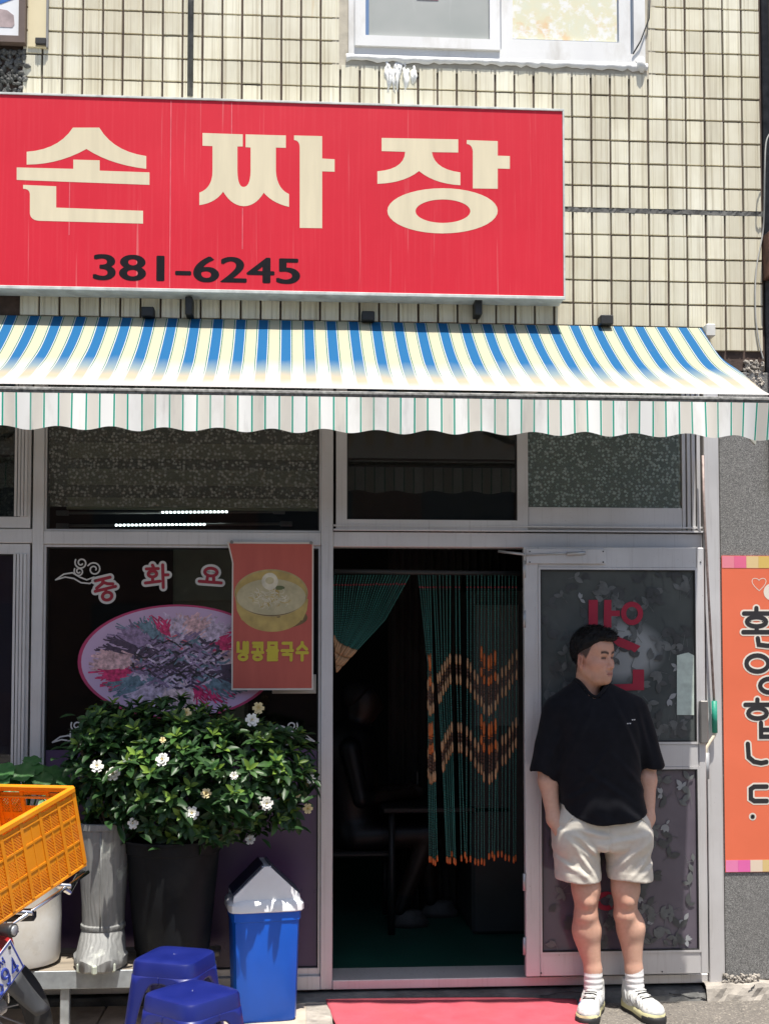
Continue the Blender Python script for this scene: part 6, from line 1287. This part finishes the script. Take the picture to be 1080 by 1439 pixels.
# socks and shoes
M['sock'] = pm('white_sock', (.74, .73, .72), .9, var=.05, bump=.5, bscale=200, sz=(1, 1, .3)); M['shoe'] = pm('white_shoe', (.60, .60, .575), .55, var=.22, scale=55, bump=.35, bscale=260, dirt=(.40, .38, .34), damt=.4, dscale=20); M['sole'] = pm('black_sole', (.022, .021, .022), .6); M['mid'] = pm('cream_midsole', (.62, .58, .33), .6, var=.08); M['lace'] = pm('black_lace', (.03, .03, .03), .6); M['overlay'] = pm('grey_overlay', (.30, .30, .30), .5); M['pinkp'] = pm('pink_print', (.60, .12, .14), .5); M['bluep'] = pm('blue_print_shoe', (.12, .20, .45), .5)
for (hp, kn, cf, an, ft), ang in zip(legs, (-24, 14)):
    an = np.array(an)
    q = SDF((an[0] - .07, an[1] - .07, .08), (an[0] + .07, an[1] + .07, .25), .004); q.F = q.cone(an + (0, 0, .02), np.array((ft[0], ft[1], .06)), .041, .040); q.F += .0014 * np.sin(q.Z * 260) * (q.Z < .165) + .0015 * np.sin(q.Z * 900) * 0
    q.F = smax(q.F, q.Z - .198 - .004 * np.sin(q.X * 60), .004); V, Fc = q.mesh(); np_obj('sock', V, Fc, M['sock'], man)
    # shoe in own frame: toe along -y
    q = SDF((-.075, -.225, -.01), (.075, .11, .16), .0036); X_, Y_, Z_ = q.X, q.Y, q.Z
    F = q.ell((0, .025, .055), (.042, .062, .07)); F = smin(F, q.cone((0, .03, .09), (0, .028, .125), .042, .044), .02); F = smin(F, q.cone((0, -.02, .065), (.003, -.13, .045), .043, .040), .03); F = smin(F, q.ell((.004, -.145, .042), (.047, .055, .036)), .02)
    F = smax(F, .024 - Z_, .006); F = smax(F, -q.cone((0, .030, .115), (0, .028, .17), .036, .040), .006); F = F + .0016 * np.sin(Y_ * 210 + 40 * np.abs(X_)) * (Z_ > .06) * (Y_ < .0)
    q.F = F; V, Fc = q.mesh(); V = smooth_mesh(V, Fc, 1, .4)
    SV = V
    def topz(xx, yy): return SV[np.argmin((SV[:, 0] - xx) ** 2 + (SV[:, 1] - yy) ** 2 - .02 * SV[:, 2]), 2]
    def sidex(sx, yy, zz):
        m_ = (SV[:, 0] * sx > 0); W_ = SV[m_]; return W_[np.argmin((W_[:, 1] - yy) ** 2 + (W_[:, 2] - zz) ** 2 - .01 * np.abs(W_[:, 0])), 0]
    rm = Matrix.Rotation(R(ang), 4, 'Z'); base = Vector((ft[0], ft[1] + .0, .0))
    mvv = lambda W: np.array([tuple(rm @ Vector(w_) + base) for w_ in W])
    so_ = np_obj('shoe', mvv(V), Fc, M['shoe'], man)
    def outline(k, z): return [tuple(rm @ Vector((k * ux, uy, z)) + base) for ux, uy in ((.0, .092), (.026, .084), (.040, .06), (.043, .02), (.040, -.03), (.048, -.09), (.053, -.135), (.045, -.175), (.024, -.201), (.0, -.206), (-.022, -.200), (-.042, -.176), (-.050, -.135), (-.046, -.09), (-.038, -.03), (-.041, .02), (-.038, .06), (-.025, .084))]
    up_ = lambda row, zz: [(a, b_, c_ + dz) for (a, b_, c_), dz in zip(row, [zz * max(0, (abs(i - 9) < 3) * 1.) for i in range(18)])]
    m_ = MB().grid([outline(.94, .010), outline(1.0, .014), outline(1.03, .024), up_(outline(1.0, .036), .004), outline(.9, .042)], closed=True); m_.build('midsole', M['mid'], so_, world=False, smooth=True)
    m_ = MB().grid([up_(outline(.9, .0), .006), up_(outline(1.0, .002), .006), up_(outline(1.02, .011), .006), outline(.96, .0135)], closed=True); m_.add(outline(.9, .0), [list(range(17, -1, -1))]); m_.build('outsole', M['sole'], so_, world=False)
    m_ = MB().grid([[tuple(rm @ Vector((1.05 * ux, uy * 1.012, z)) + base) for ux, uy in ((-.050, -.140), (-.042, -.182), (-.022, -.203), (0, -.210), (.024, -.205), (.044, -.182), (.053, -.14))] for z in (.004, .016, .026)] + [[tuple(rm @ Vector((.9 * ux, uy * .97, .033)) + base) for ux, uy in ((-.050, -.140), (-.042, -.182), (-.022, -.203), (0, -.210), (.024, -.205), (.044, -.182), (.053, -.14))]]); m_.build('toe_guard', M['sole'], so_, world=False, smooth=True)
    for k in range(5):
        yy = -.035 - .019 * k; zz = .107 - .0105 * k; pts = [tuple(rm @ Vector((xx, yy + .006 * abs(xx) / .02, topz(xx, yy) + .0015)) + base) for xx in (-.026, -.013, 0, .013, .026)]; MB().tube(pts, .0034, 6).build('lace', M['shoe'] if k % 2 else M['lace'], so_, world=False, smooth=True)
    for sx in (-1, 1):
        for k in range(3):
            pts = [tuple(rm @ Vector((sidex(sx, yy, zz) + sx * .0005, yy, zz)) + base) for xx, yy, zz in ((.0445 - .002 * k, -.100 + .045 * k, .044), (.041 - .001 * k, -.088 + .045 * k, .064), (.031, -.070 + .042 * k, .080 + .008 * k))]; MB().tube(pts, .0032, 6).build('overlay', M['overlay'], so_, world=False, smooth=True)
    MB().tube([tuple(rm @ Vector((0, .074, .10)) + base), tuple(rm @ Vector((0, .078, .135)) + base)], .006, 6).build('heel_tab', M['lace'], so_, world=False)
    tg = MB().add([tuple(rm @ Vector(v_) + base) for v_ in ((-.018, -.012, .112), (.018, -.012, .112), (.02, .0, .142), (-.02, .0, .142), (-.018, -.02, .112), (.018, -.02, .112), (.022, -.008, .146), (-.022, -.008, .146))], [(0, 1, 2, 3), (7, 6, 5, 4), (0, 4, 5, 1), (1, 5, 6, 2), (2, 6, 7, 3), (3, 7, 4, 0)]); tg.build('tongue', M['shoe'], so_, world=False)
    for sx, mt, k in ((1, M['pinkp'], 0), (1, M['bluep'], 1)):
        sd_ = 1 if ang > 0 else -1; a = [(sidex(sd_, -.055 - .035 * k, .070) , -.055 - .035 * k, .070 - .004 * k), (sidex(sd_, -.080 - .035 * k, .062), -.080 - .035 * k, .062 - .006 * k)]; MB().tube([tuple(rm @ Vector(v_) + base) for v_ in a], .0065, 6).build('side_print', mt, so_, world=False)
# ------------------------------------------------------------------ the guest inside
gy = 1.35; gx = P(495, 1100, gy).x
gs = thing('person', 'person in dark clothes sitting inside the dim doorway looking at a phone', 'person', (gx, gy, .06))
s = SDF((-.30, -.35, .0), (.75, .30, 1.42), .012)
s.F = s.cone((0, 0, .52), (-.02, .0, .98), .15, .17); s.add(s.cone((-.02, 0, 1.0), (.02, 0, 1.12), .1, .055), .05); s.add(s.ell((.06, 0, 1.24), (.105, .08, .125)), .03); s.add(s.ell((.165, 0, 1.22), (.02, .016, .02)), .02)
for sy in (-1, 1):
    s.add(s.cone((.02, sy * .10, .50), (.43, sy * .12, .52), .09, .068), .04); s.add(s.cone((.43, sy * .12, .52), (.36 + .1 * sy, sy * .12, .10), .062, .042), .03)
    s.add(s.cone((-.02, sy * .19, 1.0), (.04, sy * .22, .72), .055, .045), .03); s.add(s.cone((.04, sy * .22, .72), (.32, sy * .08, .74), .042, .03), .02); s.add(s.ell((.36, sy * .06, .745), (.05, .02, .04)), .02)
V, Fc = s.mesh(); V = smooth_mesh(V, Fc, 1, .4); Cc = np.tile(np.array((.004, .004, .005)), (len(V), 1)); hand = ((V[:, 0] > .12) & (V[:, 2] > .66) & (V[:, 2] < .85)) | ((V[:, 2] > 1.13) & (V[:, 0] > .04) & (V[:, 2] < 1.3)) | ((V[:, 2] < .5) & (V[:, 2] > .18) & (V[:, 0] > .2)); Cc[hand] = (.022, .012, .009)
np_obj('body', V, Fc, M['guest'], gs, Cc)
MB().box(.36, .375, -.045, .045, .74, .86, .004).build('phone', M['black'], gs, world=False)
s = SDF((-.1, -.15, 1.05), (.25, .15, 1.45), .01); s.F = s.ell((.045, 0, 1.275), (.11, .09, .11)); s.F = smax(s.F, (s.X - .04) * .7 + (1.27 - s.Z) * .7, .02); V, Fc = s.mesh(); np_obj('hair', V, Fc, M['hair'], gs)
for sy in (-1, 1):
    q = MB(); x0 = .36 + .1 * sy; q.lathe([(.001, .0), (.045, .0), (.048, .03), (.036, .06), (.03, .09), (.001, .095)], 16, 0, 0, 2.4, 1.); q.v = [(x0 + .05 + a, sy * .12 + b_, c_ ) for a, b_, c_ in q.v]; q.build('shoe', pm('pale_trainer', (.05, .048, .046), .6, var=.3, scale=30) if 'pale_trainer' not in MATS else MATS['pale_trainer'], gs, world=False, smooth=True)
cc_ = thing('dining_chair', 'dark dining chair under the person sitting inside', 'chair', (gx, gy, .06))
MB().box(-.2, .22, -.21, .21, .40, .43, .01).build('seat', M['black'], cc_, world=False); MB().box(-.24, -.21, -.2, .2, .55, .9, .01).build('backrest', M['black'], cc_, world=False)
for a in (-.21, .2):
    for b_ in (-.19, .19): MB().tube([(a, b_, 0), (a, b_, .40 if a > 0 else .88)], .014, 8).build('leg', M['black'], cc_, world=False, smooth=True)
# ------------------------------------------------------------------ the other side of the street (seen only in the panes; added to darken reflections and cut skylight)
ob = thing('added_street_building', 'unseen brick house added across the street to darken the pane reflections', 'building', (0, -15, 0))
MB().box(-16, 16, -16, -15, 0, 5.2).build('wall', pm('dark_brick', (.16, .09, .07), .85, var=.3, scale=4), ob)
for i in range(-5, 6):
    for j in (0, 1): MB().box(i * 2.8 - .8, i * 2.8 + .8, -14.99, -14.94, .9 + 2.4 * j, 2.4 + 2.4 * j).build('window', M['glass'] if False else pm('far_glass', (.05, .06, .07), .15) if 'far_glass' not in MATS else MATS['far_glass'], ob)
